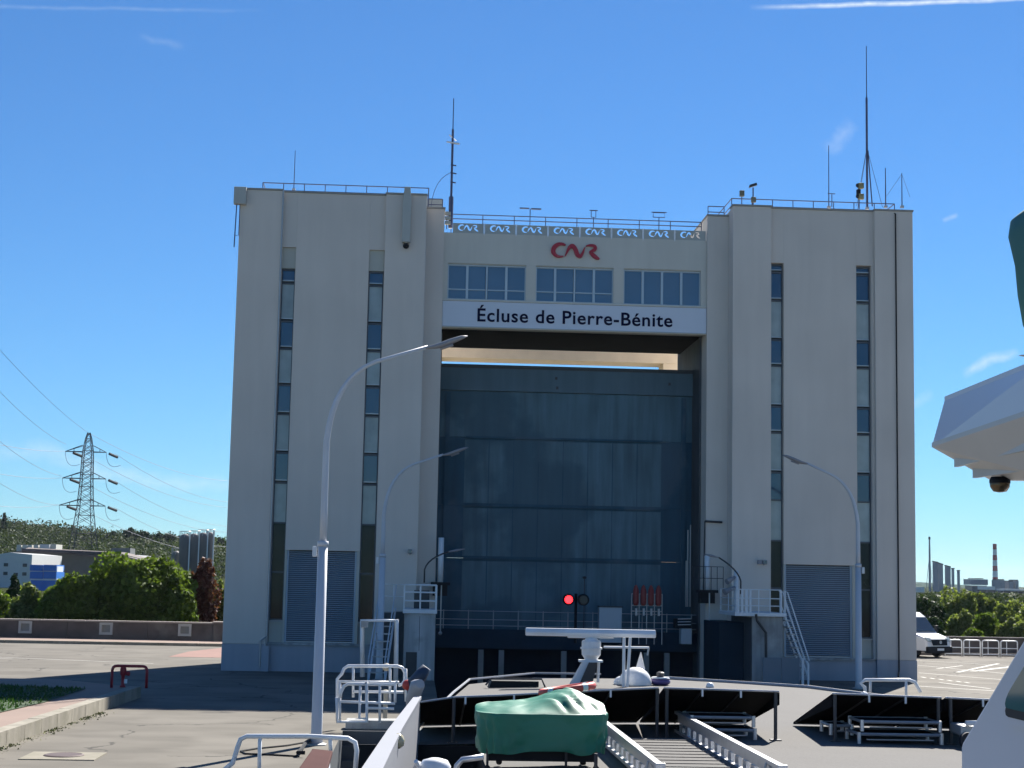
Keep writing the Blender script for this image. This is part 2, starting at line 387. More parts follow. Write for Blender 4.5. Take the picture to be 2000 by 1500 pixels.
# grass: blades over the verge
gb = MB(); gr = random.Random(3)
gc = AZ(0, 1391, KZ); gd = AZ(88, 1371, KZ); gf = AZ(168, 1345, KZ); gg = AZ(0, 1338, KZ)
gpoly = [Vector((-40, gc.y-8, 0)), Vector((gc.x-.4, gc.y-6, 0)), gc, gd, gf, gg, Vector((-40, gg.y, 0))]
gsoil = MB().poly([(p.x, p.y, KZ+.0) for p in gpoly]); gs = gsoil.build('grass_soil', mat('grass_base', (.03, .06, .015), .9, var=.3, vscale=2)); tag(gs, kind='structure')
def inpoly(x, y, P):
    c = False
    for i in range(len(P)):
        a, b = P[i], P[i-1]
        if (a.y > y) != (b.y > y) and x < (b.x-a.x)*(y-a.y)/(b.y-a.y)+a.x: c = not c
    return c
k = 0
while k < 14000:
    x = gr.uniform(-24, -8); y = gr.uniform(34, 53)
    if not inpoly(x, y, gpoly): continue
    k += 1; a = gr.uniform(0, 6.28); h = gr.uniform(.05, .11); dx, dy = math.cos(a)*.03, math.sin(a)*.03; lx, ly = gr.uniform(-.04, .04), gr.uniform(-.04, .04)
    b = len(gb.v); gb.v += [(x-dx, y-dy, KZ+.004), (x+dx, y+dy, KZ+.004), (x+lx, y+ly, KZ+h)]; gb.f.append((b, b+1, b+2))
tag(gb.build('grass', M_GRASS), kind='stuff')
wd = MB()
for k in range(700):
    y = gr.uniform(31, 46); x = kedge(y) + abs(gr.gauss(0, .16)); h = gr.uniform(.015, .06)*(1 if noise.noise((y*.8, 3, 1)) > -.05 else .2)
    a = gr.uniform(0, 6.28); dx, dy = math.cos(a)*.03, math.sin(a)*.03
    b = len(wd.v); wd.v += [(x-dx, y-dy, .003), (x+dx, y+dy, .003), (x+gr.uniform(-.03, .03), y, h)]; wd.f.append((b, b+1, b+2))
tag(wd.build('kerb_weeds', M_MOSS), kind='stuff')
# far pavement and kerb in front of the parapet, road line
WY = 90.6
pm = MB(); pm.box(-60, -9.2, 86.6, WY-.3, 0, .12); tag(pm.build('far_pavement', M_PAVE), kind='structure')
kb = thing('far_kerb', 'long pale kerb along the far pavement below the stone parapet', 'kerb', (-30, 86.5, 0))
ks = MB().box(-.99, .99, -.1, .09, 0, .15).mesh('kerb_stone', M_KERBC)
for i in range(17): inst('kerb_stone', ks, (-10.3-2*i, 86.5, 0), kb)
rp = MB(); rp.poly([(-11.2, 75.5, .008), (-3, 75.5, .008), (-3, 86.2, .008), (-9.6, 86.2, .008), (-11.0, 80.5, .008)])
tag(rp.build('red_road_surface', mat('red_surfacing', (.22, .12, .095), .9, 0, var=.15, vscale=1)), kind='structure')
def line(p0, p1, w_, nm='road_marking'):
    a, b = AZ(*p0, .004), AZ(*p1, .004); d = (b-a).normalized(); n_ = Vector((-d.y, d.x, 0))*w_/2
    return tag(MB().poly([(q.x, q.y, .006) for q in (a-n_, b-n_, b+n_, a+n_)]).build(nm, M_LINE), kind='structure')
line((-40, 1282), (300, 1296), .16)
line((-80, 1283), (25, 1287), .16)
for p0, p1, w_ in [((1792, 1290), (1975, 1300), .14), ((1792, 1299), (1990, 1318), .14), ((1795, 1314), (1990, 1330), .16),
                   ((1900, 1311), (1975, 1302), .3), ((1835, 1333), (1935, 1345), .16), ((1792, 1340), (1990, 1352), .2),
                   ((1880, 1300), (1830, 1306), .14), ((1950, 1296), (1870, 1313), .2)]:
    line(p0, p1, w_)
for x0 in range(1800, 1900, 17): line((x0, 1322+(x0-1800)*.12), (x0+9, 1324+(x0-1800)*.12), .14)
# manhole
mh = AZ(125, 1477, 0); t = thing('manhole_cover', 'round iron manhole cover set in a pale concrete square on the quay', 'manhole', (mh.x, mh.y, 0))
mb = MB(); mb.box(mh.x-.78, mh.x+.78, mh.y-.75, mh.y+.65, -.05, .02); mb.build('surround', mat('patch_concrete', (.22, .20, .15), .9, 0, var=.15, vscale=3, stain=(.25, .22, .18), stain_amt=.5, stain_scale=3), t)
MB().lathe([(.42, 0), (.42, .02), (.38, .035), (.36, .03), (.0, .03)], (mh.x, mh.y, .01), 28).build('cover', mat('rusty_iron', (.07, .045, .045), .7, .2, var=.2, vscale=8), t)
# ------------------------------------------------------------------ lock building
BD = 72.4
bld = thing('lock_building', 'tall beige concrete lock gatehouse with twin towers joined by a bridge over the gate', 'building', (6.4, 69, 0))
def zz(z, Y): return 4 + (z-4)*Y/66.0
def tower(xl, xr, s1, s4, mid_l, mid_r, ztop, strips, shut, zlist, zsh, rec, zplf, open_top):
    """outer pilasters front Y=66, middle wall recessed; window slots left open"""
    # pilasters
    (a0, a1), (b0, b1) = s1, s4
    for (u0, u1) in (s1, s4):
        B('pilaster', M_WALL, bld, u0, u1, 66.0, 66.6, zplf, ztop, bevel=.02)
        B('coping', mat('coping_grey', (.30, .29, .27), .8), bld, u0-.03, u1+.03, 65.96, 66.6, ztop, ztop+.07)
    # core behind
    B('tower_core', M_WALL, bld, xl, xr, 66.6, BD, zplf, ztop-.02)
    B('tower_plinth', M_PLINTH, bld, xl-.004, xr+.004, 66.604, BD+.004, 0, zplf-.004)
    for (u0, u1) in (s1, s4): B('plinth', M_PLINTH, bld, u0-.01, u1+.01, 65.985, 66.6, 0, zplf-.004)
    return
def win_strip(x0, x1, zs, kinds, zb, ystrip=66.5):
    fr = MB(); d = .045
    w0 = bpy.data.objects.new('window_strip', MB().box(x0, x1, ystrip+.06, ystrip+.08, zb, zs[0]).mesh('window_strip_back', M_DARKFR, LOC[bld.name])); reg(w0, LOC[bld.name], bld)
    MB().box(x0, x0+d, ystrip-.05, ystrip+.05, zb, zs[0]).box(x1-d, x1, ystrip-.05, ystrip+.05, zb, zs[0]).box(x0+d, x1-d, ystrip-.06, ystrip+.05, zs[0]-.08, zs[0]).build('frame', M_FRSHADE, w0)
    for i in range(len(zs)-1):
        a, b = zs[i+1], zs[i]-(.08 if i == 0 else 0)
        tr = .16 if i+2 < len(zs) else .06
        B('transom', M_FRSHADE, w0, x0+d, x1-d, ystrip-.06, ystrip+.05, a, a+.06)
        if i < 7: B('transom', M_ALU, w0, x0+d, x1-d, ystrip-.055, ystrip+.05, a+.13, a+.17); lo = a+.17
        else: lo = a+.06
        B('pane', {'d': M_GLASS, 'l': M_GLASSB, 'b': M_GLASSL, 'o': M_GLASSB}[kinds[i]], w0, x0+d, x1-d, ystrip+.0, ystrip+.03, lo, b)
    return w0
K = 'dldldldlbb'
ZL = [16.48, 15.83, 14.24, 13.08, 11.58, 10.37, 8.78, 7.55, 5.93, 3.93, 2.02]
ZR = [17.33, 16.93, 15.72, 14.05, 12.94, 11.23, 10.12, 8.46, 7.32, 5.64, 3.68, 1.72]
def tower2(xa, xb, p1, p2, stl, str_, sh, ztop, zs, ztop_recess, zpl, zshT, zshB):
    pil(p1, ztop, zpl); pil(p2, ztop, zpl)
    Ym = 66.22
    m0, m1 = p1[1], p2[0]
    # middle wall between the two window slots, above the shutter
    a, b = stl[1], str_[0]
    B('wall', M_WALL, bld, a, b, Ym, 66.65, zshT, ztop-.02, bevel=.01)
    B('wall', M_WALL, bld, m0, a, Ym, 66.65, ztop_recess, ztop-.02)
    B('wall', M_WALL, bld, b, m1, Ym, 66.65, ztop_recess, ztop-.02)
    B('coping', mat('coping_grey', (.30, .29, .27), .8), bld, m0+.032, m1-.032, Ym-.04, 66.65, ztop-.02, ztop+.05)
    if a - stl[0] > .1 and stl[0]-m0 > .03: B('wall', M_WALL, bld, m0, stl[0], Ym, 66.65, zpl, ztop_recess-.002)
    if m1 - str_[1] > .03: B('wall', M_WALL, bld, str_[1], m1, Ym, 66.65, zpl, ztop_recess-.002)
    for s_ in (stl, str_):
        if ztop_recess - zs[0] > .2: B('blank_panel', M_CREAM, bld, s_[0], s_[1], Ym+.12, 66.65, zs[0]+.0, ztop_recess-.002)
        win_strip(s_[0], s_[1], zs, K if len(zs) == 11 else 'd'+K, zs[-1])
        B('spandrel', M_CREAM, bld, s_[0]+.02, s_[1]-.02, 66.42, 66.65, zpl+.002, zs[-1]-.02)
        B('sill', M_METAL, bld, s_[0], s_[1], 66.30, 66.42, zs[-1]-.05, zs[-1]-.01)
    # shutter
    Ys = 66.36
    for (u0, u1) in ((a, sh[0]), (sh[1], b)):
        if u1-u0 > .01: B('wall', M_CREAM, bld, u0, u1, Ym+.03, 66.65, zpl+.002, zshT-.002)
    sd_ = bpy.data.objects.new('shutter_door', MB().box(sh[0], sh[1], Ys+.07, Ys+.12, zshB, zshT).mesh('shutter_back', M_DARKFR, LOC[bld.name])); reg(sd_, LOC[bld.name], bld)
    sd_['label'] = 'grey blue metal roller shutter'
    MB().box(sh[0]+.001, sh[0]+.08, Ys-.05, Ys+.06, zshB, zshT-.004).build('guide_rail', M_SHUT, sd_)
    MB().box(sh[1]-.08, sh[1]-.001, Ys-.05, Ys+.06, zshB, zshT-.004).build('guide_rail', M_SHUT, sd_)
    n = 44; h = (zshT-zshB-.1)/n; x0, x1 = sh[0]+.085, sh[1]-.085
    sm = MB(); L_ = x1-x0
    prof = [(.03, .22), (-.035, .30), (-.06, .50), (-.045, .75), (.02, .98), (.03, .98)]
    sm.prism([(-L_/2, p, q*h) for p, q in prof], (L_, 0, 0)); me = sm.mesh('slat', M_SHUT)
    for i in range(n): inst('slat', me, ((x0+x1)/2, Ys+.03, zshB+.06+i*h), sd_)
    B('bottom_bar', M_METAL, sd_, x0, x1, Ys-.03, Ys+.05, zshB, zshB+.055)
    # sill ledge and plinth under
    B('ledge', M_CONC, bld, stl[0]-.02, str_[1]+.02, 66.06, 66.65, zshB-.10, zshB-.01)
    B('plinth', M_PLINTH, bld, p1[1]+.012, p2[0]-.012, 66.14, 66.65, 0, zshB-.11)
    # core
    B('tower_core', M_WALL, bld, xa, xb, 66.65, BD, zpl, ztop-.05)
    B('plinth', M_PLINTH, bld, xa-.01, xb+.01, 66.66, BD+.01, 0, zpl-.004)
def pil(p, ztop, zpl):
    B('pilaster', M_WALL, bld, p[0], p[1], 66.0, 66.65, zpl, ztop, bevel=.02)
    B('coping', mat('coping_grey', (.30, .29, .27), .8), bld, p[0]-.03, p[1]+.03, 65.96, 66.64, ztop, ztop+.07)
    B('plinth', M_PLINTH, bld, p[0]-.01, p[1]+.01, 65.985, 66.65, 0, zpl-.004)
tower2(-7.68, .03, (-7.68, -5.95), (-1.66, .03), (-5.90, -5.33), (-2.30, -1.68), (-5.25, -2.42), 19.68, ZL, 17.35, 1.07, 4.86, 1.15)
tower2(12.93, 20.62, (12.93, 14.56), (18.98, 20.62), (14.57, 15.14), (18.24, 18.88), (15.18, 18.02), 19.68, ZR, ZR[0]+.01, .88, 4.70, .92)
# inner recessed pilasters and gate recess walls
YR = 66.95
B('pilaster', M_WALL, bld, .034, .80, YR, BD, -8, zz(19.12, YR)); B('pilaster', M_WALL, bld, 12.02, 12.926, YR, BD, -8, zz(19.2, YR))
B('coping', mat('coping_grey', (.3, .29, .27), .8), bld, .03, .83, YR-.04, BD, zz(19.12, YR)+.002, zz(19.12, YR)+.08)
B('coping', mat('coping_grey', (.3, .29, .27), .8), bld, 11.99, 12.926, YR-.04, BD, zz(19.2, YR)+.002, zz(19.2, YR)+.08)
B('gate_pier', M_DARKC, bld, 11.94, 12.018, 68.2, 74.2, -8, 14.7)
B('gate_pier', M_DARKC, bld, .804, .86, 69.0, 74.2, -8, 14.7)
# bridge
YB = 67.12
zb = lambda z: zz(z, YB)
zt, wt_, wb, st_, sb_ = zb(18.14), zb(16.86), zb(15.34), zb(15.25), zb(14.17)
wx = [(.98, 4.24), (4.65, 7.90), (8.33, 11.58)]; wx = [(a*YB/66, b*YB/66) for a, b in wx]
X0, X1 = .802, 12.018
B('bridge_wall', M_WALL2, bld, X0, X1, YB, 67.6, wt_, zt)
cols = [X0] + [v for q in wx for v in q] + [X1]
for i in range(0, 8, 2): B('bridge_pier', M_WALL2, bld, cols[i], cols[i+1], YB, 67.6, wb, wt_-.002)
B('bridge_sill', M_WALL2, bld, X0, X1, YB-.10, 67.6, st_+.01, wb-.002, bevel=.015)
B('bridge_beam', M_WALL2, bld, X0, X1, YB+.0, 67.6, sb_-.03, st_+.008)
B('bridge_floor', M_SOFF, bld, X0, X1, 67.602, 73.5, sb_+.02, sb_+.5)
B('bridge_roof', M_WALL2, bld, X0, X1, 67.602, BD, zt-.4, zt-.01)
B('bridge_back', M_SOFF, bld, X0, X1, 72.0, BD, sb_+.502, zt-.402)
for (a, b), lay in zip(wx, (4, 4, 3)):
    wo = bpy.data.objects.new('window', MB().box(a, b, YB+.28, YB+.30, wb, wt_-.004).mesh('window_back', M_DARKFR, LOC[bld.name])); reg(wo, LOC[bld.name], bld)
    f = MB(); yy = (YB+.12, YB+.22); H = wt_-.006; fw = .05
    f.box(a, b, *yy, H-.09, H); f.box(a, b, *yy, wb, wb+.05); f.box(a, a+fw, *yy, wb+.05, H-.09); f.box(b-fw, b, *yy, wb+.05, H-.09)
    f.build('frame', M_ALU, wo)
    ms = [a + (b-a)*k/4 for k in (1, 2, 3)]
    for i, q in enumerate(ms):
        wd_ = .05 if i % 2 == 0 or lay == 3 else .035
        B('mullion', M_ALU, wo, q-wd_, q+wd_, yy[0]-.01, yy[1], wb+.052, H-.092)
    ed = [a+fw] + ms + [b-fw]
    for i in range(4):
        u0, u1 = ed[i]+(.052 if i else 0), ed[i+1]-(.052 if i < 3 else 0)
        if lay == 4:
            zr = wb+.42
            B('transom', M_ALU, wo, u0, u1, yy[0], yy[1], zr, zr+.045)
            B('pane', M_GLASSO, wo, u0, u1, YB+.17, YB+.19, wb+.052, zr-.002)
            B('pane', M_GLASSO, wo, u0, u1, YB+.17, YB+.19, zr+.047, H-.092)
        else: B('pane', M_GLASSO, wo, u0, u1, YB+.17, YB+.19, wb+.052, H-.092)
    B('lintel', M_WALL2, bld, a, b, YB+.02, YB+.12, H-.02, H)
# sign board with lettering
sg = B('sign_board', M_SIGN, bld, X0+.01, X1-.01, YB-.07, YB-.002, sb_+.03, st_)
MB().box(X0, X1, YB-.085, YB-.071, sb_+.0, sb_+.028).build('sign_trim', M_METAL, sg)
def text_mesh(body, x0, x1, zbase, cap, Y, mt, depth, parent, name, bold=.02):
    cu = bpy.data.curves.new(name, 'FONT'); cu.body = body; cu.extrude = depth; cu.offset = bold; cu.space_character = 1.08; cu.resolution_u = 4
    to = bpy.data.objects.new('tmp', cu); COL.objects.link(to); bpy.context.view_layer.update()
    me = bpy.data.meshes.new_from_object(to.evaluated_get(bpy.context.evaluated_depsgraph_get())); COL.objects.unlink(to); bpy.data.objects.remove(to)
    xs = [v.co.x for v in me.vertices]; mn, mx = min(xs), max(xs)
    # capital height of the built-in face is about .70 of the size
    sx = (x1-x0)/(mx-mn); sz = cap/.72
    L0 = LOC[parent.name]
    for v in me.vertices:
        x, yv, z = v.co
        v.co = (x0+(x-mn)*sx-L0.x, Y-z-L0.y, zbase+yv*sz-L0.z)
    # one object per letter: loose pieces whose widths overlap (accents, dots) stay together
    bm = bmesh.new(); bm.from_mesh(me); bm.verts.ensure_lookup_table(); seen = set(); comps = []
    for v in bm.verts:
        if v.index in seen: continue
        stk_ = [v]; comp = []; seen.add(v.index)
        while stk_:
            q = stk_.pop(); comp.append(q.index)
            for e_ in q.link_edges:
                w_ = e_.other_vert(q)
                if w_.index not in seen: seen.add(w_.index); stk_.append(w_)
        xs_ = [me.vertices[k].co.x for k in comp]; comps.append([min(xs_), max(xs_), set(comp)])
    comps.sort(key=lambda c: c[0]-c[1]); groups = []
    for a_, b_, c_ in comps:
        for g_ in groups:
            ov = min(b_, g_[1])-max(a_, g_[0])
            if ov > .5*(b_-a_): g_[2] |= c_; break
        else: groups.append([a_, b_, set(c_)])
    bm.free()
    for a_, b_, c_ in sorted(groups, key=lambda g_: g_[0]):
        idx = sorted(c_); mp_ = {k: n__ for n__, k in enumerate(idx)}
        m2 = bpy.data.meshes.new(name); m2.from_pydata([tuple(me.vertices[k].co) for k in idx], [], [tuple(mp_[k] for k in p_.vertices) for p_ in me.polygons if p_.vertices[0] in c_])
        m2.materials.append(mt); reg(bpy.data.objects.new(name, m2), L0, parent)

text_mesh('Écluse de Pierre-Bénite', 2.25*YB/66, 10.38*YB/66, zb(14.43), .565, YB-.08, M_NAVY, .006, sg, 'letter', .017)
# logo strokes ------------------------------------------------------------
def outline(pts, ws):
    L_, R_ = [], []
    for i, p in enumerate(pts):
        a = Vector(pts[max(i-1, 0)]); b = Vector(pts[min(i+1, len(pts)-1)]); d = (b-a).normalized(); n_ = Vector((-d.y, d.x))*ws[i]/2
        L_.append(Vector(p)+n_); R_.append(Vector(p)-n_)
    return L_ + R_[::-1]
def smooth_path(ctrl, n=5):
    out_ = []
    P = [ctrl[0]] + list(ctrl) + [ctrl[-1]]
    for i in range(1, len(P)-2):
        for k in range(n):
            t = k/n; v = []
            for c in range(3):
                p0, p1, p2, p3 = P[i-1][c], P[i][c], P[i+1][c], P[i+2][c]
                v.append(.5*((2*p1)+(-p0+p2)*t+(2*p0-5*p1+4*p2-p3)*t*t+(-p0+3*p1-3*p2+p3)*t**3))
            out_.append(v)
    out_.append(list(ctrl[-1])); return out_
# logo drawn on a 300 x 92 field (x right, y up), third value is stroke width
LOGO = [
    [(88, 80, 8), (70, 87, 16), (42, 84, 22), (20, 66, 27), (13, 42, 26), (24, 20, 20), (48, 9, 14), (76, 12, 6)],
    [(86, 14, 5), (96, 36, 12), (110, 66, 20), (130, 78, 24), (148, 56, 26), (160, 26, 26), (178, 14, 20), (192, 34, 15), (202, 62, 8), (208, 72, 4)],
    [(212, 79, 5), (236, 85, 13), (264, 80, 19), (268, 62, 20), (248, 48, 18), (240, 42, 16), (258, 24, 24), (280, 8, 20), (296, 2, 7)],
]
def logo_polys(scale, ox, oz):
    res = []
    for st in LOGO:
        p = smooth_path(st); res.append([(q.x*scale+ox, q.y*scale+oz) for q in outline([(a, b) for a, b, c in p], [c for a, b, c in p])])
    return res
def curve_mesh(polys, Y, ext, mt, parent, name, label=None):
    cu = bpy.data.curves.new(name, 'CURVE'); cu.dimensions = '2D'; cu.fill_mode = 'BOTH'; cu.extrude = ext
    for pl in polys:
        s = cu.splines.new('POLY'); s.points.add(len(pl)-1); s.use_cyclic_u = True
        for i, (a, b) in enumerate(pl): s.points[i].co = (a, b, 0, 1)
    to = bpy.data.objects.new('tmp', cu); COL.objects.link(to); bpy.context.view_layer.update()
    me = bpy.data.meshes.new_from_object(to.evaluated_get(bpy.context.evaluated_depsgraph_get())); COL.objects.unlink(to); bpy.data.objects.remove(to)
    L0 = LOC[parent.name]
    for v in me.vertices: x, yv, z = v.co; v.co = (x-L0.x, Y-z-L0.y, yv-L0.z)
    me.materials.clear(); me.materials.append(mt); o = bpy.data.objects.new(name, me); reg(o, L0, parent)
    if label: o['label'] = label
    return o
s_ = (7.32-5.26)*YB/66/300
lg = curve_mesh(logo_polys(s_, 5.26*YB/66, zb(17.19)), YB-.05, .05, M_RED, bld, 'logo', 'red CNR emblem on the bridge wall')
pz0, pz1 = zt-.02, zt+.42
px0, px1 = 1.12*YB/66, X1-.02; nP = 8; pw = (px1-px0)/nP
MG = mat('parapet_sheet', (.42, .43, .40), .6, 0, var=.08)
for i in range(nP):
    a, b = px0+i*pw+.03, px0+(i+1)*pw-.03
    s2 = .88/300
    curve_mesh([[(a, pz0), (b, pz0), (b, pz1), (a, pz1)]] + logo_polys(s2, (a+b)/2-.44, pz0+.11), YB+.02, .008, MG, bld, 'logo_panel')
    if i: B('panel_post', M_PALE, bld, a-.05, a-.01, YB-.02, YB+.06, pz0-.05, pz1+.02)
def railing(x0, x1, Y, z0, h=.5, n=4, mt=M_DRAIL, rails=(1, .5), parent=bld, r=.022, ends=True, y1=None):
    m = MB()
    for q in rails: m.tube([(x0, Y, z0+h*q), (x1, Y, z0+h*q)], r, 6)
    for i in range(n+1):
        x = x0+(x1-x0)*i/n; m.tube([(x, Y, z0), (x, Y, z0+h)], r*.9, 6)
    if y1:
        for x in (x0, x1):
            for q in rails: m.tube([(x, Y, z0+h*q), (x, y1, z0+h*q)], r, 6)
    return m.build('railing', mt, parent)
railing(-6.9, .1, 67.2, 19.66, .62, 8, y1=71.5)
railing(13.1, 20.2, 67.2, 19.66, .62, 8, y1=71.5)
railing(X0+.3, X1-.1, 67.9, zt-.01, .98, 8, rails=(1, .8))
railing(12.15, 12.85, 67.6, zz(19.2, YR)+.08, .5, 1); railing(.1, .7, 67.6, zz(19.12, YR)+.08, .5, 1)
# plant room on left roof, shed colour
B('roof_hatch', MG, bld, -.2, .75, 69.5, 71.5, 19.66, 20.35)
# downpipe between pilaster and window slot on left tower, cable on right tower
m = MB().tube([(-5.92, 65.97, 19.75), (-5.92, 65.97, 1.4), (-6.15, 65.93, 1.2), (-6.15, 65.93, .15)], .035, 8); m.build('downpipe', M_METAL, bld)
m = MB().tube([(19.3, 67.0, 19.9), (19.72, 66.4, 19.8), (19.86, 65.93, 19.55), (19.86, 65.94, 12), (19.86, 65.94, 3), (19.86, 65.93, .5), (19.8, 65.9, .1)], .03, 8); m.build('cable_duct', M_BLACK, bld)
m = MB().tube([(-5.96, 65.97, 1.1), (-5.96, 65.97, .1)], .04, 8); m.build('downpipe', M_METAL, bld)
B('downpipe_box', M_PLINTH, bld, -6.1, -5.8, 65.88, 65.98, 0, 1.0)
# box camera housings on the walls
for (px, py) in ((801, 1077), (1494, 1098)):
    p = AY(px, py, 65.8); c = thing('wall_floodlight', {801: 'small square floodlight on the left tower wall above the white platform', 1494: 'small twin floodlight on the right tower wall beside the window strip'}[px], 'floodlight', p)
    MB().box(p.x-.09, p.x+.09, p.y-.08, p.y+.08, p.z-.09, p.z+.09).build('housing', M_LAMPH, c, bevel=.02)
    MB().box(p.x-.06, p.x+.06, p.y-.095, p.y-.082, p.z-.06, p.z+.06).build('lens', M_GLASS, c)
    MB().tube([(p.x, p.y+.07, p.z-.04), (p.x, 66.02, p.z-.12)], .02, 6).build('bracket', M_LAMPH, c)
    if px == 1494: MB().box(p.x-.30, p.x-.13, p.y-.08, p.y+.08, p.z-.09, p.z+.09).build('housing', M_LAMPH, c, bevel=.02)
# grey box and hanging bar on the left corner of the left tower
p = AY(470, 384, 65.9)
c = thing('corner_hoist', 'grey box bracket with a thin hanging bar on the outer corner of the left tower', 'hoist', (-7.75, 65.9, 18.9))
B('box', MG, c, -7.92, -7.42, 65.7, 66.0, 19.0, 19.72, bevel=.015)
MB().tube([(-7.80, 65.85, 19.02), (-7.84, 65.85, 17.2)], .025, 6).build('bar', M_DRAIL, c)
MB().tube([(-7.67, 65.85, 19.02), (-7.67, 65.85, 17.7), (-7.83, 65.85, 17.7)], .018, 6).build('bar', M_DRAIL, c)
# tall narrow louvre box with camera under it, on the left tower
c = thing('hanging_camera_box', 'long narrow grey box with a dome camera under it on the left tower', 'camera', (-.75, 65.8, 17))
MB().prism([(-.95, 65.98, 17.62), (-.62, 65.98, 17.62), (-.60, 65.98, 19.3), (-.66, 65.98, 19.95), (-.9, 65.98, 19.95), (-.97, 65.98, 19.3)], (0, -.3, 0)).build('box', MG, c, bevel=.015)
MB().sphere((-.78, 65.82, 17.48), .13, 12).build('camera_dome', M_BLACK, c, smooth=True)
MB().tube([(-.78, 65.82, 17.62), (-.78, 65.82, 17.52)], .05, 8).build('collar', M_PALE, c)
# ------------------------------------------------------------------ lock gate
gt = thing('lock_gate', 'huge weathered blue grey steel lift gate closing the lock between the towers', 'lock gate', (6.4, 70, 1.4))
gx0, gx1 = .87, 11.93
rws = [1.45, 4.72, 7.0, 9.96, 11.98]
ncol = 8
panel_me = {}
for r_ in range(4):
    z0, z1 = rws[r_], rws[r_+1]
    B('gate_panel', M_GATED if r_ < 3 else M_GATE, gt, gx0+.002, gx1-.002, 70.0, 70.25, z0+.004, z1-.004, label='full width steel plate course')
    x0, x1 = 1.95, 10.6
    if r_ == 3: continue
    for i in range(ncol):
        a, b = x0+(x1-x0)*i/ncol, x0+(x1-x0)*(i+1)/ncol
        pr = rnd.uniform(.012, .03)
        B('steel_plate', M_GATE, gt, a+.02, b-.02, 70.0-pr, 69.998, z0+.10, z1-.12)
B('gate_cap', M_GATE2, gt, gx0, gx1, 69.9, 70.25, 12.0, 12.98)
B('gate_lip', M_DARKFR, gt, gx0, gx1, 69.86, 70.3, 12.982, 13.14)
for z in (9.96, 7.0, 4.74):
    B('stiffener', M_GATED, gt, 2.0, 10.62, 69.9, 69.998, z-.045, z+.045)
for x in (1.2, 11.55):
    B('edge_stiffener', M_GATED, gt, x-.10, x+.10, 69.93, 69.998, 1.5, 11.9)
for (x, z) in ((5.9, 12.62), (5.95, 12.2), (10.9, 12.5)):
    B('lug', M_DARKFR, gt, x-.05, x+.05, 69.86, 69.9, z-.06, z+.06)
# rear crossbeam of the lift frame
c = thing('rear_crossbeam', 'sunlit-coloured concrete crossbeam seen through the slot above the lock gate', 'beam', (6.4, 79, 14))
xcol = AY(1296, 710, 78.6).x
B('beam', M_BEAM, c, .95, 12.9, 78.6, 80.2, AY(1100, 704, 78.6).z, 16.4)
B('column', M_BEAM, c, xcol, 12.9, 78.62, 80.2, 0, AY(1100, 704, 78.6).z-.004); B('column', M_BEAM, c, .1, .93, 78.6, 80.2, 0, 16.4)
# walkway and wall under the gate
c = thing('gate_footbridge', 'dark steel footbridge with thin handrails across the lock below the gate', 'footbridge', (6.4, 68.8, 1.3))
B('walkway', M_DARKC, c, .87, 11.93, 68.5, 69.4, 1.05, 1.25)
B('girder', mat('blue_black_girder', (.018, .035, .055), .7, 0, spec=.1, var=.2), c, .87, 11.93, 68.42, 68.5, .95, 1.75)
m = MB()
for z in (2.5, 2.15, 1.9): m.tube([(.9, 68.46, z), (11.9, 68.46, z)], .018, 6)
m.build('handrail', M_METAL, c)
pme = MB().tube([(0, 0, 0), (0, 0, .8)], .022, 6).mesh('post', M_METAL)
for i in range(11): inst('post', pme, (1.2+1.05*i, 68.46, 1.74), c)
B('lock_sill', mat('black_concrete', (.012, .018, .030), .9, 0, spec=.05, var=.3), c, .87, 11.93, 69.42, 70.0, -6, 1.40)
tme = MB().box(-.11, .11, -.08, .08, 0, 2.6).mesh('timber_strip', mat('worn_timber', (.22, .22, .21), .8, 0, var=.25, vscale=1))
for px in (939, 979, 1101, 1262, 1302):
    x = AY(px, 1290, 68.4).x; inst('timber_strip', tme, (x, 68.34, -1.7), c)
# ------------------------------------------------------------------ roof furniture
def whip(px, y0, y1, Y, r, name, label, cat, parts=()):
    b = AY(px, y0, Y); b2 = AY(px, y1, Y); t = thing(name, label, cat, (b.x, Y, b.z)); h = b2.z-b.z
    MB().tube([(b.x, Y, b.z), (b.x, Y, b.z+h)], r, 6, r1=r*.6).build('rod', M_DRAIL, t)
    MB().box(b.x-.07, b.x+.07, Y-.07, Y+.07, b.z-.02, b.z+.08).build('foot', M_METAL, t)
    return t, b, h
whip(574, 372, 294, 68, .022, 'whip_antenna', 'short thin whip antenna alone on the left tower roof', 'antenna')
t, b, h = whip(880, 445, 192, 67.4, .035, 'antenna_mast', 'tall dark mast with small dipoles where the left tower meets the bridge', 'antenna')
m = MB().tube([(b.x, 67.4, b.z), (b.x, 67.4, b.z+1.35)], .10, 8); m.build('mast_base', M_DRAIL, t)
MB().tube([(b.x, 67.4, b.z+1.3), (b.x, 67.4, b.z+4.3)], .05, 8).build('mast_tube', M_DRAIL, t)
for q, l in ((2.0, .18), (2.4, .2), (2.75, .18), (3.7, .3)):
    MB().tube([(b.x-l*.3, 67.4, b.z+q), (b.x+l, 67.35, b.z+q-.05)], .03, 6).build('bracket', M_DRAIL, t)
MB().tube([(b.x-.25, 67.4, b.z+3.75), (b.x+.3, 67.3, b.z+3.65)], .035, 6).build('dipole', M_PALE, t)
MB().tube([(b.x-.15, 67.2, b.z+4.0), (b.x+.15, 67.6, b.z+3.85)], .025, 6).build('dipole', M_PALE, t)
m = MB().tube(arc((b.x-.05, 67.4, b.z+2.4), (b.x-.75, 67.4, b.z+2.1), (b.x-.85, 67.4, b.z+.9)), .012, 5); m.build('cable', M_DRAIL, t)
whip(1619, 406, 284, 68, .024, 'whip_antenna', 'medium whip antenna left of the tall mast on the right tower roof', 'antenna')
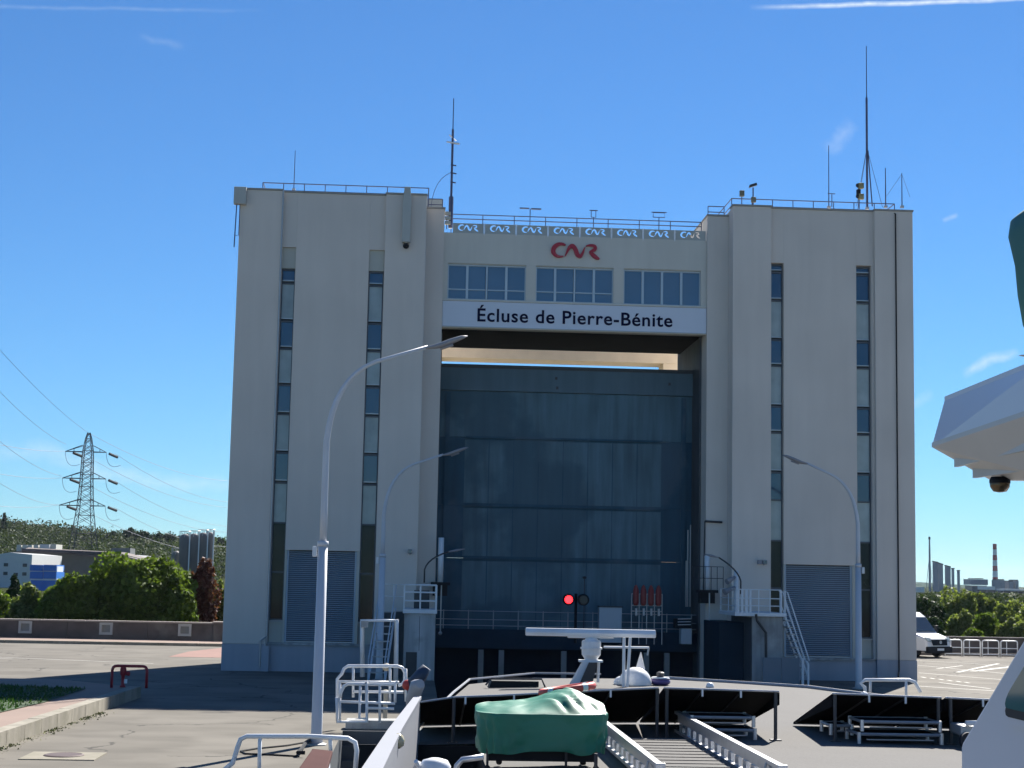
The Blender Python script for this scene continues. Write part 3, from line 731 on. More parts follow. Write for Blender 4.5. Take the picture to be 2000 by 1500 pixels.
t, b, h = whip(1694, 408, 90, 68, .03, 'guyed_mast', 'tallest guyed antenna mast on the right tower roof', 'antenna')
MB().tube([(b.x, 68, b.z), (b.x, 68, b.z+5)], .05, 8).build('mast_tube', M_DRAIL, t)
for dx, dy in ((-.55, -.3), (.62, -.2), (-.2, .9), (.25, .9)):
    MB().tube([(b.x, 68, b.z+2.75), (b.x+dx, 68+dy, b.z+.05)], .010, 5).build('guy_wire', M_WIRE, t)
m = MB().tube(arc((b.x+.04, 67.95, b.z+2.6), (b.x+.1, 67.9, b.z+1.4), (b.x+.2, 67.9, b.z+.1)), .028, 5); m.build('cable', M_DRAIL, t)
whip(1730, 405, 328, 68, .03, 'rod_antenna', 'short thick rod antenna just right of the tallest mast', 'antenna')
t, b, h = whip(1762, 405, 338, 68, .026, 'rod_antenna', 'rightmost short rod antenna with two guy wires on the right tower roof', 'antenna')
for dx in (-.6, .45): MB().tube([(b.x, 68, b.z+h-.05), (b.x+dx, 68.3, b.z+.55)], .008, 5).build('guy_wire', M_WIRE, t)
for px, y0, y1, lab in ((1449, 400, 372, 'small square floodlight on a short post at the left end of the right tower roof'),):
    b = AY(px, y0, 67); t = thing('roof_floodlight', lab, 'floodlight', b)
    MB().tube([(b.x, 67, b.z), (b.x, 67, b.z+.45)], .022, 6).build('post', M_DRAIL, t)
    MB().box(b.x-.10, b.x+.10, 66.9, 67.05, b.z+.36, b.z+.62).build('lamp', mat('olive_grey', (.14, .14, .10), .6), t, bevel=.02)
b = AY(1471, 402, 67); t = thing('roof_camera', 'surveillance camera on a stubby post on the right tower roof', 'camera', b)
MB().tube([(b.x, 67, b.z), (b.x, 67, b.z+.8)], .03, 6).build('post', M_DRAIL, t)
MB().box(b.x-.08, b.x+.12, 66.92, 67.08, b.z+.15, b.z+.38).build('junction_box', MATS['olive_grey'], t, bevel=.015)
MB().prism([(b.x-.18, 66.9, b.z+.78), (b.x+.16, 66.9, b.z+.9), (b.x+.13, 66.9, b.z+1.0), (b.x-.16, 66.9, b.z+.9)], (0, .16, 0)).build('camera_body', M_POST, t)
b = AY(1678, 408, 67.3); t = thing('roof_siren', 'pair of olive loudspeaker horns on a post beside the tallest mast', 'siren', b)
MB().tube([(b.x, 67.3, b.z), (b.x, 67.3, b.z+.95)], .03, 6).build('post', M_DRAIL, t)
for q in (.42, .9):
    MB().box(b.x-.03, b.x+.2, 67.2, 67.4, b.z+q, b.z+q+.24).build('horn', mat('siren_olive', (.25, .22, .10), .6), t, bevel=.02)
    MB().lathe([(.10, -.06), (.05, .06)], (b.x-.06, 67.3, b.z+q+.12), 12, 'y').build('flare', M_POST, t)
MB().box(b.x-.1, b.x+.06, 67.22, 67.38, b.z+.55, b.z+.85).build('driver', M_BLACK, t)
b = AY(1500, 404, 67)
for px, kind, lab in ((1035, 0, 'wide double T aerial above the bridge railing'), (1159, 1, 'small narrow frame aerial above the middle of the bridge'), (1287, 1, 'square frame aerial above the right part of the bridge')):
    b = AY(px, 446+(px-1035)*.02, 67.5); top = AY(px, 408+(px-1035)*.03, 67.5)
    t = thing('frame_aerial', lab, 'aerial', (b.x, 67.5, b.z)); h = top.z-b.z
    MB().tube([(b.x, 67.5, b.z), (b.x, 67.5, b.z+h*(1 if not kind else .55))], .02, 6).build('post', M_DRAIL, t)
    if kind == 0:
        MB().box(b.x-.45, b.x-.04, 67.45, 67.55, b.z+h, b.z+h+.04).build('lamp_bar', M_DRAIL, t)
        MB().box(b.x+.04, b.x+.47, 67.45, 67.55, b.z+h-.02, b.z+h+.03).build('lamp_bar', M_DRAIL, t)
    else:
        w2 = .10 if px == 1159 else .25; q = .28 if px == 1159 else .2
        z1 = b.z+h
        MB().tube([(b.x-w2, 67.5, z1-q), (b.x+w2, 67.5, z1-q), (b.x+w2, 67.5, z1), (b.x-w2, 67.5, z1), (b.x-w2, 67.5, z1-q)], .018, 6).build('loop', M_DRAIL, t)
        MB().tube([(b.x, 67.5, b.z+h*.5), (b.x, 67.5, z1-q)], .018, 6).build('neck', M_DRAIL, t)
        MB().tube([(b.x-w2-.08, 67.5, z1+.02), (b.x+w2+.08, 67.5, z1+.02)], .02, 6).build('bar', M_DRAIL, t)
b = AY(1625, 404, 67.4); t = thing('frame_aerial', 'tiny T shaped aerial beside the medium whip on the right tower', 'aerial', b)
MB().tube([(b.x, 67.4, b.z), (b.x, 67.4, b.z+.55)], .02, 6).build('post', M_DRAIL, t); MB().tube([(b.x-.18, 67.4, b.z+.58), (b.x+.14, 67.4, b.z+.58)], .02, 6).build('bar', M_DRAIL, t)
# small instrument cluster at bridge end
p = AY(874, 425, 67.3); t = thing('relay_boxes', 'small cream relay boxes stacked beside the mast at the bridge end', 'box', (p.x, 67.3, p.z-.3))
for i in range(3): MB().box(p.x-.1, p.x+.14, 67.2, 67.4, p.z-.3+i*.2, p.z-.16+i*.2).build('box', M_CREAM, t, bevel=.01)
MB().tube([(p.x-.02, 67.3, p.z-.5), (p.x-.02, 67.3, p.z+.3)], .02, 6).build('post', M_DRAIL, t)

# ------------------------------------------------------------------ street lamps
def lamp(base, H, label, s=1, armr=2.35, head=1.05):
    x, y = base; t = thing('street_lamp', label, 'street lamp', (x, y, 0), 'tall curved street lamps on the quay')
    zc_ = H-2.55
    MB().tube([(x, y, 0), (x, y, .25), (x, y, 4.6)], [.16, .13, .115], 12).build('lower_pole', M_LAMP, t, smooth=True)
    MB().tube([(x, y, 4.6), (x, y, 4.72)], .13, 12).build('collar', M_LAMP, t, smooth=True)
    pts = [(x, y, 4.7)] + [(x, y, 4.7+(zc_-4.7)*i/3) for i in (1, 2)] + [tuple(v) for v in arc((x, y, zc_), (x+s*.12, y, zc_+1.55), (x+s*1.1, y, zc_+1.95), 8)] + [(x+s*armr, y, zc_+2.35)]
    n_ = len(pts); MB().tube(pts, [.088-.045*i/(n_-1) for i in range(n_)], 10).build('curved_arm', M_LAMP, t, smooth=True)
    hx, hz = x+s*armr, zc_+2.33
    prof = [(0, -.02, .02), (.12, .0, .075), (.35, .05, .13), (.65, .17, .14), (.9, .27, .10), (head, .31, .02)]
    MB().tube([(hx+s*(a-.1), y, hz+b) for a, b, c in prof], [c*1.0 for a, b, c in prof], 12, flat=.5).build('lamp_head', M_LAMPH, t, smooth=True)
    MB().tube([(hx+s*.30, y, hz-.02), (hx+s*.60, y, hz+.09)], .07, 10, flat=.5).build('lens', M_LAMPH, t, smooth=True)
    MB().box(x-s*.19-.05, x-s*.19+.05, y-.06, y+.06, 4.35, 4.6).build('junction_box', M_PALE, t, bevel=.02)
    MB().lathe([(.24, 0), (.24, .03), (.17, .05)], (x, y, .0), 14).build('base_plate', M_METAL, t)
    return t
lamp((-2.21, 38.44), 9.62, 'largest nearest curved street lamp, in front of the left tower')
lamp((-1.28, 61.6), 8.75, 'smaller street lamp between the left tower and the gate', armr=2.2)
lamp((16.93, 61.4), 8.75, 'street lamp with its arm turned left, in front of the right tower shutter', s=-1, armr=2.0)

# ------------------------------------------------------------------ concrete pillars with platforms
def rail_panel(m, p, q, h, n, rails=(1, .6, .28), r=.02):
    p, q = Vector(p), Vector(q)
    for k in rails: m.tube([p+Vector((0, 0, h*k)), q+Vector((0, 0, h*k))], r, 6)
    for i in range(n+1):
        a = p.lerp(q, i/n); m.tube([a, a+Vector((0, 0, h))], r, 6)
zt1 = 2.66
c = thing('left_gate_pillar', 'stained concrete pillar with a white railed platform left of the gate', 'pillar', (.2, 62, 0))
B('pillar', M_CONC, c, -.40, .79, 62, 65.0, 0, zt1-.16, bevel=.02)
B('platform', M_PALE, c, -.46, .84, 61.9, 65.0, zt1-.155, zt1, bevel=.01)
m = MB(); rail_panel(m, (-.42, 61.95, zt1), (.8, 61.95, zt1), .92, 2, (1, .7, .35), .035); rail_panel(m, (-.42, 61.95, zt1), (-1.25, 63.5, zt1), .92, 2, (1, .5), .02); rail_panel(m, (.8, 61.95, zt1), (.8, 65, zt1), .92, 2)
m.build('railing', M_WHITE, c)
B('platform_box', M_DARKFR, c, -.05, .55, 63.4, 64.2, zt1+.002, zt1+.7)
B('door_recess', M_DARKFR, c, -.30, .12, 61.985, 62.0, .1, 1.05)
B('joint', M_DARKC, c, .18, .20, 61.99, 62.0, 1.1, 2.4)
m = MB(); n_ = 10
for s_x in (-1.35, -.75):
    m.tube([(s_x, 63.0, zt1), (s_x-.28, 59.2, 0)], .04, 6); m.tube([(s_x, 63.0, zt1+.9), (s_x-.28, 59.2, .9)], .025, 6); m.tube([(s_x-.28, 59.2, 0), (s_x-.28, 59.2, .9)], .025, 6)
m.build('stair_rail', M_LAMP, c)
tr_me = MB().box(-.3, .3, -.12, .12, -.02, .02).mesh('tread', M_METAL)
for i in range(n_): inst('tread', tr_me, (-1.05-.28*(i+.5)/n_, 63.0-3.8*(i+.5)/n_, zt1-zt1*(i+.5)/n_), c)
B('stair_wall', M_DARKC, c, -1.3, -.42, 63.6, 65.0, 0, zt1-.16)
c = thing('right_gate_pillar', 'concrete pillar with a wide white railed platform right of the gate', 'pillar', (13.5, 62, 0))
zt2 = 2.78
B('pillar', M_CONC, c, 12.95, 14.15, 62, 65.2, 0, zt2-.14, bevel=.02)
B('platform', M_PALE, c, 12.25, 14.25, 61.8, 65.2, zt2-.135, zt2, bevel=.01)
m = MB(); rail_panel(m, (12.3, 61.85, zt2), (14.05, 61.85, zt2), .88, 4, (1, .62, .3), .022)
for i in range(4): m.box(12.33+i*.16, 12.41+i*.16, 61.84, 61.87, zt2, zt2+.86)
m.tube([(14.05, 61.85, zt2), (14.05, 61.85, zt2+.7), (13.98, 61.85, zt2+.88)], .035, 8)
rail_panel(m, (12.3, 61.85, zt2), (12.3, 65, zt2), .88, 2)
m.build('railing', M_PALE, c)
m = MB()
for yy_ in (61.9, 62.7):
    m.tube([(14.2, yy_, zt2-.1), (15.05, yy_-.3, .35)], .04, 6); m.tube([(14.15, yy_, zt2+.85), (14.3, yy_, zt2+.8), (15.08, yy_-.3, 1.0)], .028, 6); m.tube([(14.2, yy_, zt2+.4), (15.05, yy_-.3, .7)], .02, 6)
    m.tube([(14.2, yy_, zt2-.1), (14.2, yy_, zt2+.85)], .03, 6)
m.build('stair_rail', M_PALE, c)
tr2 = MB().box(-.1, .1, -.38, .38, -.02, .02).mesh('tread', M_METAL)
for i in range(9): inst('tread', tr2, (14.25+.8*(i+.5)/9, 62.2-.25*i/9, zt2-.15-2.3*(i+.5)/9), c)
m = MB().tube([(13.05, 61.78, zt2-.05), (13.1, 61.8, zt2-.3), (13.45, 61.85, zt2-.75), (13.48, 61.9, .2)], .05, 8); m.build('drain_pipe', M_POST, c)
B('dark_buttress', MATS['blue_black_girder'], c, 11.95, 12.9, 63.4, 66.9, -8, 2.35)
B('fascia', M_DARKC, c, 12.92, 12.948, 62.0, 66, -8, zt2-.2)
# dark mechanism brackets each side of the gate
for (xa, xb, xt, pxt, y0, zt_, lab) in ((.84, 1.7, 1.32, 860, 1137, 1050, 'dark bracket shelf with an upright white tube left of the gate'), (11.0, 12.2, 11.7, 1381, 1152, 1085, 'dark bracket shelf with an upright white tube right of the gate')):
    zb_ = AY(pxt, y0, 66.5).z; ztop_ = AY(pxt, zt_, 66.5).z; xt = AY(pxt, y0, 66.5).x
    c = thing('bracket_shelf', lab, 'bracket', (xt, 66.5, zb_))
    B('shelf', M_BLACK, c, xt-.38, xt+.40, 66.1, 67.0, zb_-.12, zb_)
    B('bracket', M_BLACK, c, xt-.3, xt+.3, 66.3, 66.9, zb_-.55, zb_-.122)
    MB().tube([(xt, 66.5, zb_), (xt, 66.5, ztop_)], .115, 12).build('tube', M_PALE, c, smooth=True)
    MB().tube([(xt+.05, 66.2, zb_-.12), (xt+.05, 66.2, zb_-2.0)], .03, 6).build('rod', M_METAL, c)
    MB().sphere((xt+.05, 66.2, zb_-2.05), .08, 8).build('rod_weight', M_METAL, c, smooth=True)
    if pxt == 1381:
        m = MB(); rail_panel(m, (xt-.65, 66.1, zb_), (xt+.6, 66.1, zb_), .95, 5, (1, .5), .015); m.build('railing', M_POST, c)
# gooseneck lamps near the gate
for s__, px, py, ex, ey, lab in ((1, 829, 1128, 908, 1072, 'small gooseneck lamp on the left pillar platform reaching over the gate'), (-1, 1447, 1150, 1375, 1082, 'small gooseneck lamp on the right pillar platform bending left')):
    a = AY(px, py, 62.6); b = AY(ex, ey, 62.6); t = thing('gooseneck_lamp', lab, 'lamp', (a.x, 62.6, a.z-.15))
    pts = [(a.x, 62.6, a.z-.2), (a.x, 62.6, a.z+.25)] + [tuple(v) for v in arc((a.x, 62.6, a.z+.3), (a.x+.1*s__, 62.6, a.z+.75), (a.x+(b.x-a.x)*.6, 62.6, b.z-.12))]
    MB().tube(pts, .03, 8).build('neck', M_POST, t, smooth=True)
    e0 = pts[-1]; MB().tube([e0, ((e0[0]+b.x)/2, 62.6, (e0[2]+b.z)/2-.0), (b.x, 62.6, b.z)], [.04, .085, .02], 8, flat=.6).build('lamp_head', M_LAMPH, t, smooth=True)
c = thing('twin_searchlight', 'grey floodlight cluster on a white post over the right platform', 'floodlight', (12.35, 63, 3.0))
MB().tube([(12.52, 63, zt2), (12.52, 63, zt2+1.6)], .09, 10).build('post', M_PALE, c, smooth=True)
for dz, dx in ((1.35, -.35), (.95, -.45)):
    MB().tube([(12.45, 62.9, zt2+dz), (12.45+dx, 62.7, zt2+dz-.2)], [.06, .12], 10).build('floodlight', M_LAMPH, c, smooth=True)
# red and black twin signal
ps = AY(1125, 1171, 68.0); c = thing('traffic_signal', 'navigation signal with a glowing red light and a dark twin lamp', 'signal light', (ps.x, 68, 1.8))
MB().tube([(ps.x, 68, 1.25), (ps.x, 68, ps.z+.25)], .06, 8).build('post', M_BLACK, c)
for dx, mt_, lab in ((-.33, M_SIG, 'lit red lamp'), (.30, mat('signal_dark', (.02, .03, .03), .3), 'unlit lamp')):
    MB().lathe([(.22, 0), (.24, .02), (.24, .32)], (ps.x+dx, 67.72, ps.z), 20, 'y').build('housing', M_BLACK, c, label='round black signal housing')
    MB().lathe([(.165, -.012), (.165, .01)], (ps.x+dx, 67.70, ps.z), 20, 'y').build('lens', mt_, c, label=lab)
MB().tube([(ps.x-.3, 68, ps.z), (ps.x+.3, 68, ps.z)], .04, 6).build('crossbar', M_BLACK, c)
ph = AY(1142, 1128, 68.4); c = thing('marker_post', 'thin dark post with a small round head right of the red signal', 'post', (ph.x, 68.4, 2.5))
MB().tube([(ph.x, 68.44, 1.25), (ph.x, 68.44, ph.z)], .022, 6).build('post', M_POST, c); MB().sphere((ph.x, 68.44, ph.z), .10, 8, (1, 1, .6)).build('head', M_POST, c, smooth=True)
# rack of red floats
pr = AY(1264, 1165, 68.2); c = thing('float_rack', 'rack of four dark red pointed floats standing behind the radar', 'rack', (pr.x, 68.2, 1.3))
fm = MB().tube([(0, 0, 0), (0, 0, .1), (0, 0, .62), (0, 0, .80), (0, 0, .86)], [.08, .125, .125, .07, .02], 10).mesh('float', M_FLOAT)
for i in range(4): inst('float', fm, (pr.x-.48+.32*i, 68.15, pr.z-.38), c)
m = MB()
for z in (pr.z-.38, pr.z-.62, pr.z+.1): m.box(pr.x-.66, pr.x+.66, 68.26, 68.3, z-.02, z+.02)
for i in range(5): m.box(pr.x-.66+.325*i, pr.x-.63+.325*i, 68.26, 68.3, 1.25, pr.z+.12)
m.build('frame', M_METAL, c)
for i in range(4): B('lower_clip', M_METAL, c, pr.x-.5+.32*i, pr.x-.42+.32*i, 68.1, 68.26, pr.z-.8, pr.z-.5)
pc = AY(1191, 1205, 68.2); c = thing('control_cabinet', 'pale grey control cabinet on the footbridge between signal and floats', 'cabinet', (pc.x, 68.2, 1.3))
B('cabinet', M_CABN, c, pc.x-.48, pc.x+.48, 67.9, 68.38, 1.3, AY(1191, 1186, 68).z, bevel=.02); B('lid', M_DARKFR, c, pc.x-.52, pc.x+.52, 67.86, 68.38, AY(1191, 1186, 68).z, AY(1191, 1186, 68).z+.05)
B('door_seam', M_POST, c, pc.x-.47, pc.x+.47, 67.892, 67.9, 1.72, 1.74)
pc = AY(1334, 1200, 68); c = thing('winch_unit', 'dark winch machinery with pale handles at the right end of the footbridge', 'winch', (pc.x, 68, 1.3))
B('base', M_CABN, c, pc.x-.1, pc.x+.35, 67.8, 68.35, 1.3, 1.95, bevel=.02); B('drum_box', M_BLACK, c, pc.x-.35, pc.x+.35, 67.8, 68.35, 1.96, 2.35, bevel=.02)
for i in range(3): MB().tube([(pc.x-.25, 67.76, 2.1+.12*i), (pc.x+.3, 67.76, 2.12+.12*i)], .018, 6).build('handle', M_PALE, c)
# guide rods right of gate
c = thing('guide_rods', 'pair of thin upright guide rods beside the right edge of the gate', 'rods', (11.3, 69, 2))
for px, y1 in ((1343, 1035), (1348, 1025), (1340, 1095)):
    a = AY(px, 1185, 69.2); b = AY(px, y1, 69.2); MB().tube([(a.x, 69.2, a.z), (a.x, 69.2, b.z)], .03, 6).build('rod', M_METAL, c)
# steel bracket pipe on right recess
c = thing('wall_bracket', 'angled dark pipe bracket on the recessed wall beside the right tower', 'bracket', (12.2, 66.8, 6))
a, b = AY(1377, 1018, 66.85), AY(1411, 1020, 66.85)
MB().tube([(a.x, 66.85, a.z), (b.x, 66.85, b.z)], .05, 6).build('pipe', M_POST, c); MB().tube([(a.x, 66.85, a.z), (a.x-.05, 66.85, a.z-3.2)], .03, 6).build('pipe', M_POST, c)
# grey gates to the right
pa, pb = AY(1490, 1284, 60.5), AY(1562, 1335, 60.5)
c = thing('steel_double_gate', 'low grey sheet steel double gate in front of the right pillar', 'gate', ((pa.x+pb.x)/2, 60.5, 0))
md = (pa.x+pb.x)/2; MB().box(pa.x, md-.01, 60.48, 60.53, .05, pa.z).build('gate_leaf', mat('slate_paint', (.13, .17, .21), .5, 0, var=.05), c); MB().box(md+.01, pb.x, 60.48, 60.53, .05, pa.z).build('gate_leaf', MATS['slate_paint'], c)
MB().tube([(pb.x+.12, 60.5, 0), (pb.x+.12, 60.5, pa.z+.0)], .05, 8).build('post', M_PALE, c); MB().tube([(pb.x+.28, 60.3, 0), (pb.x+.28, 60.3, pa.z-.2), (pb.x+.2, 60.3, pa.z-.1)], .04, 8).build('post', M_PALE, c)
# ------------------------------------------------------------------ railings on the quay edge
# low double cage rail at steps
def ripe(name, label, cat, tubes, r, mt=M_WHITE, y=None, extra=None):
    pts_all = [p for t_ in tubes for p in t_]; bx = sum(p[0] for p in pts_all)/len(pts_all); by = sum(p[1] for p in pts_all)/len(pts_all)
    t = thing(name, label, cat, (bx, by, min(p[2] for p in pts_all)))
    for i, t_ in enumerate(tubes): MB().tube(t_, r if i == 0 else r*.8, 8).build('rail' if i == 0 else 'bar', mt, t, smooth=True)
    return t
def PP(l, Y): return [tuple(AY(a, b, Y)) for a, b in l]
Yr = 42.2
ripe('guard_rail', 'rear white tubular guard rail at the quay steps', 'guard rail', [
    PP([(659, 1408), (659, 1326), (668, 1316), (672, 1306), (680, 1301), (776, 1301), (786, 1304), (791, 1314), (791, 1328), (786, 1336), (778, 1339)], Yr),
    PP([(659, 1331), (780, 1333)], Yr), PP([(664, 1408), (664, 1330)], Yr), PP([(690, 1302), (690, 1362)], Yr), PP([(762, 1302), (762, 1372)], Yr), PP([(690, 1351), (788, 1352)], Yr), PP([(793, 1306), (793, 1370)], Yr)], .042)
Yr2 = 41.6
ripe('guard_rail', 'front white tubular guard rail gate at the quay steps', 'guard rail', [
    PP([(664, 1362), (666, 1352), (672, 1340), (680, 1336), (714, 1336), (716, 1332), (717, 1410), (659, 1410), (658, 1362)], Yr2),
    PP([(664, 1404), (664, 1360)], Yr2), PP([(658, 1370), (772, 1374)], Yr2), PP([(704, 1336), (702, 1402), (715, 1404)], Yr2), PP([(716, 1337), (770, 1337), (776, 1330)], Yr2), PP([(742, 1337), (742, 1412)], Yr2), PP([(772, 1333), (772, 1372)], Yr2), PP([(718, 1383), (770, 1384)], Yr2)], .042)
ripe('portal_frame', 'tall white square portal frame behind the guard rails', 'frame', [
    PP([(708, 1322), (708, 1212), (775, 1212), (773, 1332)], 50.0)], .075)
a = AY(713, 1219, 49.9); o = B('sign_plate', M_CONC, None, a.x-.12, a.x+.1, 49.85, 49.9, a.z-.1, a.z+.1); single(o, 'small blank weathered plate on the top corner of the portal frame', 'plate')
o = MB().box(-1.7, -.35, 42.3, 42.9, .0, .24).build('stone_block', M_CONC, bevel=.03); single(o, 'rough stone block inside the white guard rails on the landing', 'block')
o = MB().sphere(tuple(AY(755, 1303, 44.0)), .11, 12).build('mooring_bollard', mat('old_cream', (.42, .38, .3), .7)); 
bp = AY(755, 1303, 44.0); bo = MB().tube([(bp.x, 44, 0), (bp.x, 44, .9)], .06, 8).build('stem', MATS['old_cream'], o); single(o, 'cream ball topped post behind the guard rails', 'bollard')
LOC[o.name] = o.location.copy()
# hydrant and red hoop on the verge
h0, h1 = AZ(219, 1339, KZ), AZ(287, 1338, KZ)
yh = 50.8; x0, x1 = AY(219, 1320, yh).x, AY(287, 1320, yh).x
t = thing('hoop_barrier', 'dark red tubular hoop barrier on the raised verge', 'barrier', ((x0+x1)/2, yh, KZ))
MB().tube([(x0, yh, KZ)] + [(x0, yh, KZ+.5)] + [tuple(v) for v in arc((x0, yh, KZ+.5), (x0, yh, KZ+.66), (x0+.14, yh, KZ+.66), 4)] + [tuple(v) for v in arc((x1-.14, yh, KZ+.66), (x1, yh, KZ+.66), (x1, yh, KZ+.5), 4)] + [(x1, yh, KZ)], .045, 8).build('hoop', M_HYD, t, smooth=True)
xh = AY(240, 1320, yh+.2).x; yh2 = yh+.25
t = thing('fire_hydrant', 'short dark red fire hydrant with a side outlet under the hoop barrier', 'hydrant', (xh, yh2, KZ))
MB().lathe([(.09, 0), (.09, .05), (.055, .07), (.055, .35), (.09, .38), (.10, .55), (.07, .62), (.02, .64)], (xh, yh2, KZ), 14).build('body', M_HYD, t, smooth=True)
MB().lathe([(.06, 0), (.075, .12), (.05, .14)], (xh+.07, yh2, KZ+.42), 12, 'x').build('outlet', M_HYD, t, smooth=True)
MB().lathe([(.05, 0), (.05, .12)], (xh+.09, yh2-.02, KZ+.12), 10).build('cap', M_PALE, t)
# ------------------------------------------------------------------ left parapet wall with framed niches
t = thing('stone_parapet', 'long dark stone parapet with white framed square niches behind the road', 'wall', (-24, WY, 0))
def wall_run(xa, xb, z1, niches):
    xs = sorted(niches); cur = xa
    for nx in xs + [None]:
        e_ = xb if nx is None else nx-.36
        x = cur
        while x < e_-.05:
            x2 = min(x+1.9, e_); 
            if e_-x2 < .5: x2 = e_
            B('stone_slab', M_STONE, t, x+.012, x2-.012, WY, WY+.38, 0.0, z1+rnd.uniform(-.004, .004)); x = x2
        if nx is not None:
            B('stone_slab', M_STONE, t, nx-.36, nx+.36, WY, WY+.38, 0, .33)
            f = MB(); a, b, z0 = nx-.36, nx+.36, .34
            zt_ = z1-.02
            f.box(a, b, WY-.04, WY+.3, z0, z0+.13); f.box(a, b, WY-.04, WY+.3, zt_-.13, zt_); f.box(a, a+.13, WY-.04, WY+.3, z0+.13, zt_-.13); f.box(b-.13, b, WY-.04, WY+.3, z0+.13, zt_-.13)
            f.build('niche_frame', mat('niche_white', (.42, .42, .40), .7), t); B('niche_back', mat('niche_grey', (.24, .25, .24), .8), t, a+.13, b-.13, WY+.12, WY+.3, z0+.13, zt_-.13)
            cur = nx+.36
z1w = AY(200, 1226, WY).z - .04
zW = 1.02
nxs = [AY(px, 1235, WY).x for px in (49, 207, 361)]
nxs = [nxs[0]-4.45] + nxs
wall_run(-42, -11.05, zW, nxs)
x = -42
while x < -11.1:
    x2 = min(x+2.4, -11.05); B('coping', M_COPE, t, x+.01, x2-.01, WY-.07, WY+.45, zW+.005, zW+.09); x = x2
B('stone_slab', M_STONE, t, -11.04, -8.0, WY-.15, WY+.38, 0, zW+.06); B('coping', M_COPE, t, -11.09, -8.0, WY-.22, WY+.45, zW+.065, zW+.15)
# right parapet with white barriers
t = thing('dark_parapet', 'low dark parapet wall behind the white barriers right of the building', 'wall', (36, 92.0, 0))
for i in range(12): B('stone_slab', M_STONE, t, 24+2.4*i+.01, 24+2.4*(i+1)-.01, 92.4, 92.8, 0, .95); B('coping', M_STONE, t, 24+2.4*i+.01, 24+2.4*(i+1)-.01, 92.33, 92.87, .955, 1.04)
B('kerb_stone', M_STONE, t, 24, 52.8, 91.2, 91.5, 0, .16)
x0 = AY(1849, 1270, 90.8).x
def barrier(x, y, w_, label, rz=0):
    t = thing('tubular_barrier', label, 'barrier', (x, y, 0), 'white tubular barriers along the right parapet')
    m = MB(); m.tube([(x, y, .0), (x, y, .78)] + [tuple(v) for v in arc((x, y, .78), (x, y, .9), (x+.12, y, .9), 3)] + [tuple(v) for v in arc((x+w_-.12, y, .9), (x+w_, y, .9), (x+w_, y, .78), 3)] + [(x+w_, y, 0)], .035, 8); m.build('hoop', M_WHITE, t, smooth=True)
    MB().tube([(x, y, .48), (x+w_, y, .48)], .028, 6).build('bar', M_WHITE, t); MB().tube([(x, y, .12), (x+w_, y, .12)], .028, 6).build('bar', M_WHITE, t)
    MB().tube([(x+w_*.35, y, .12), (x+w_*.35, y, .9)], .022, 6).build('bar', M_WHITE, t)
labs = ['first white tubular barrier, just right of the parked van', 'white tubular barrier second to the right from the van', 'white tubular barrier third to the right from the van', 'rightmost white tubular barrier, next to the wheelhouse edge']
for i in range(4): barrier(x0-.05+1.03*i+.0, 90.9-.12*i, .96, labs[i])

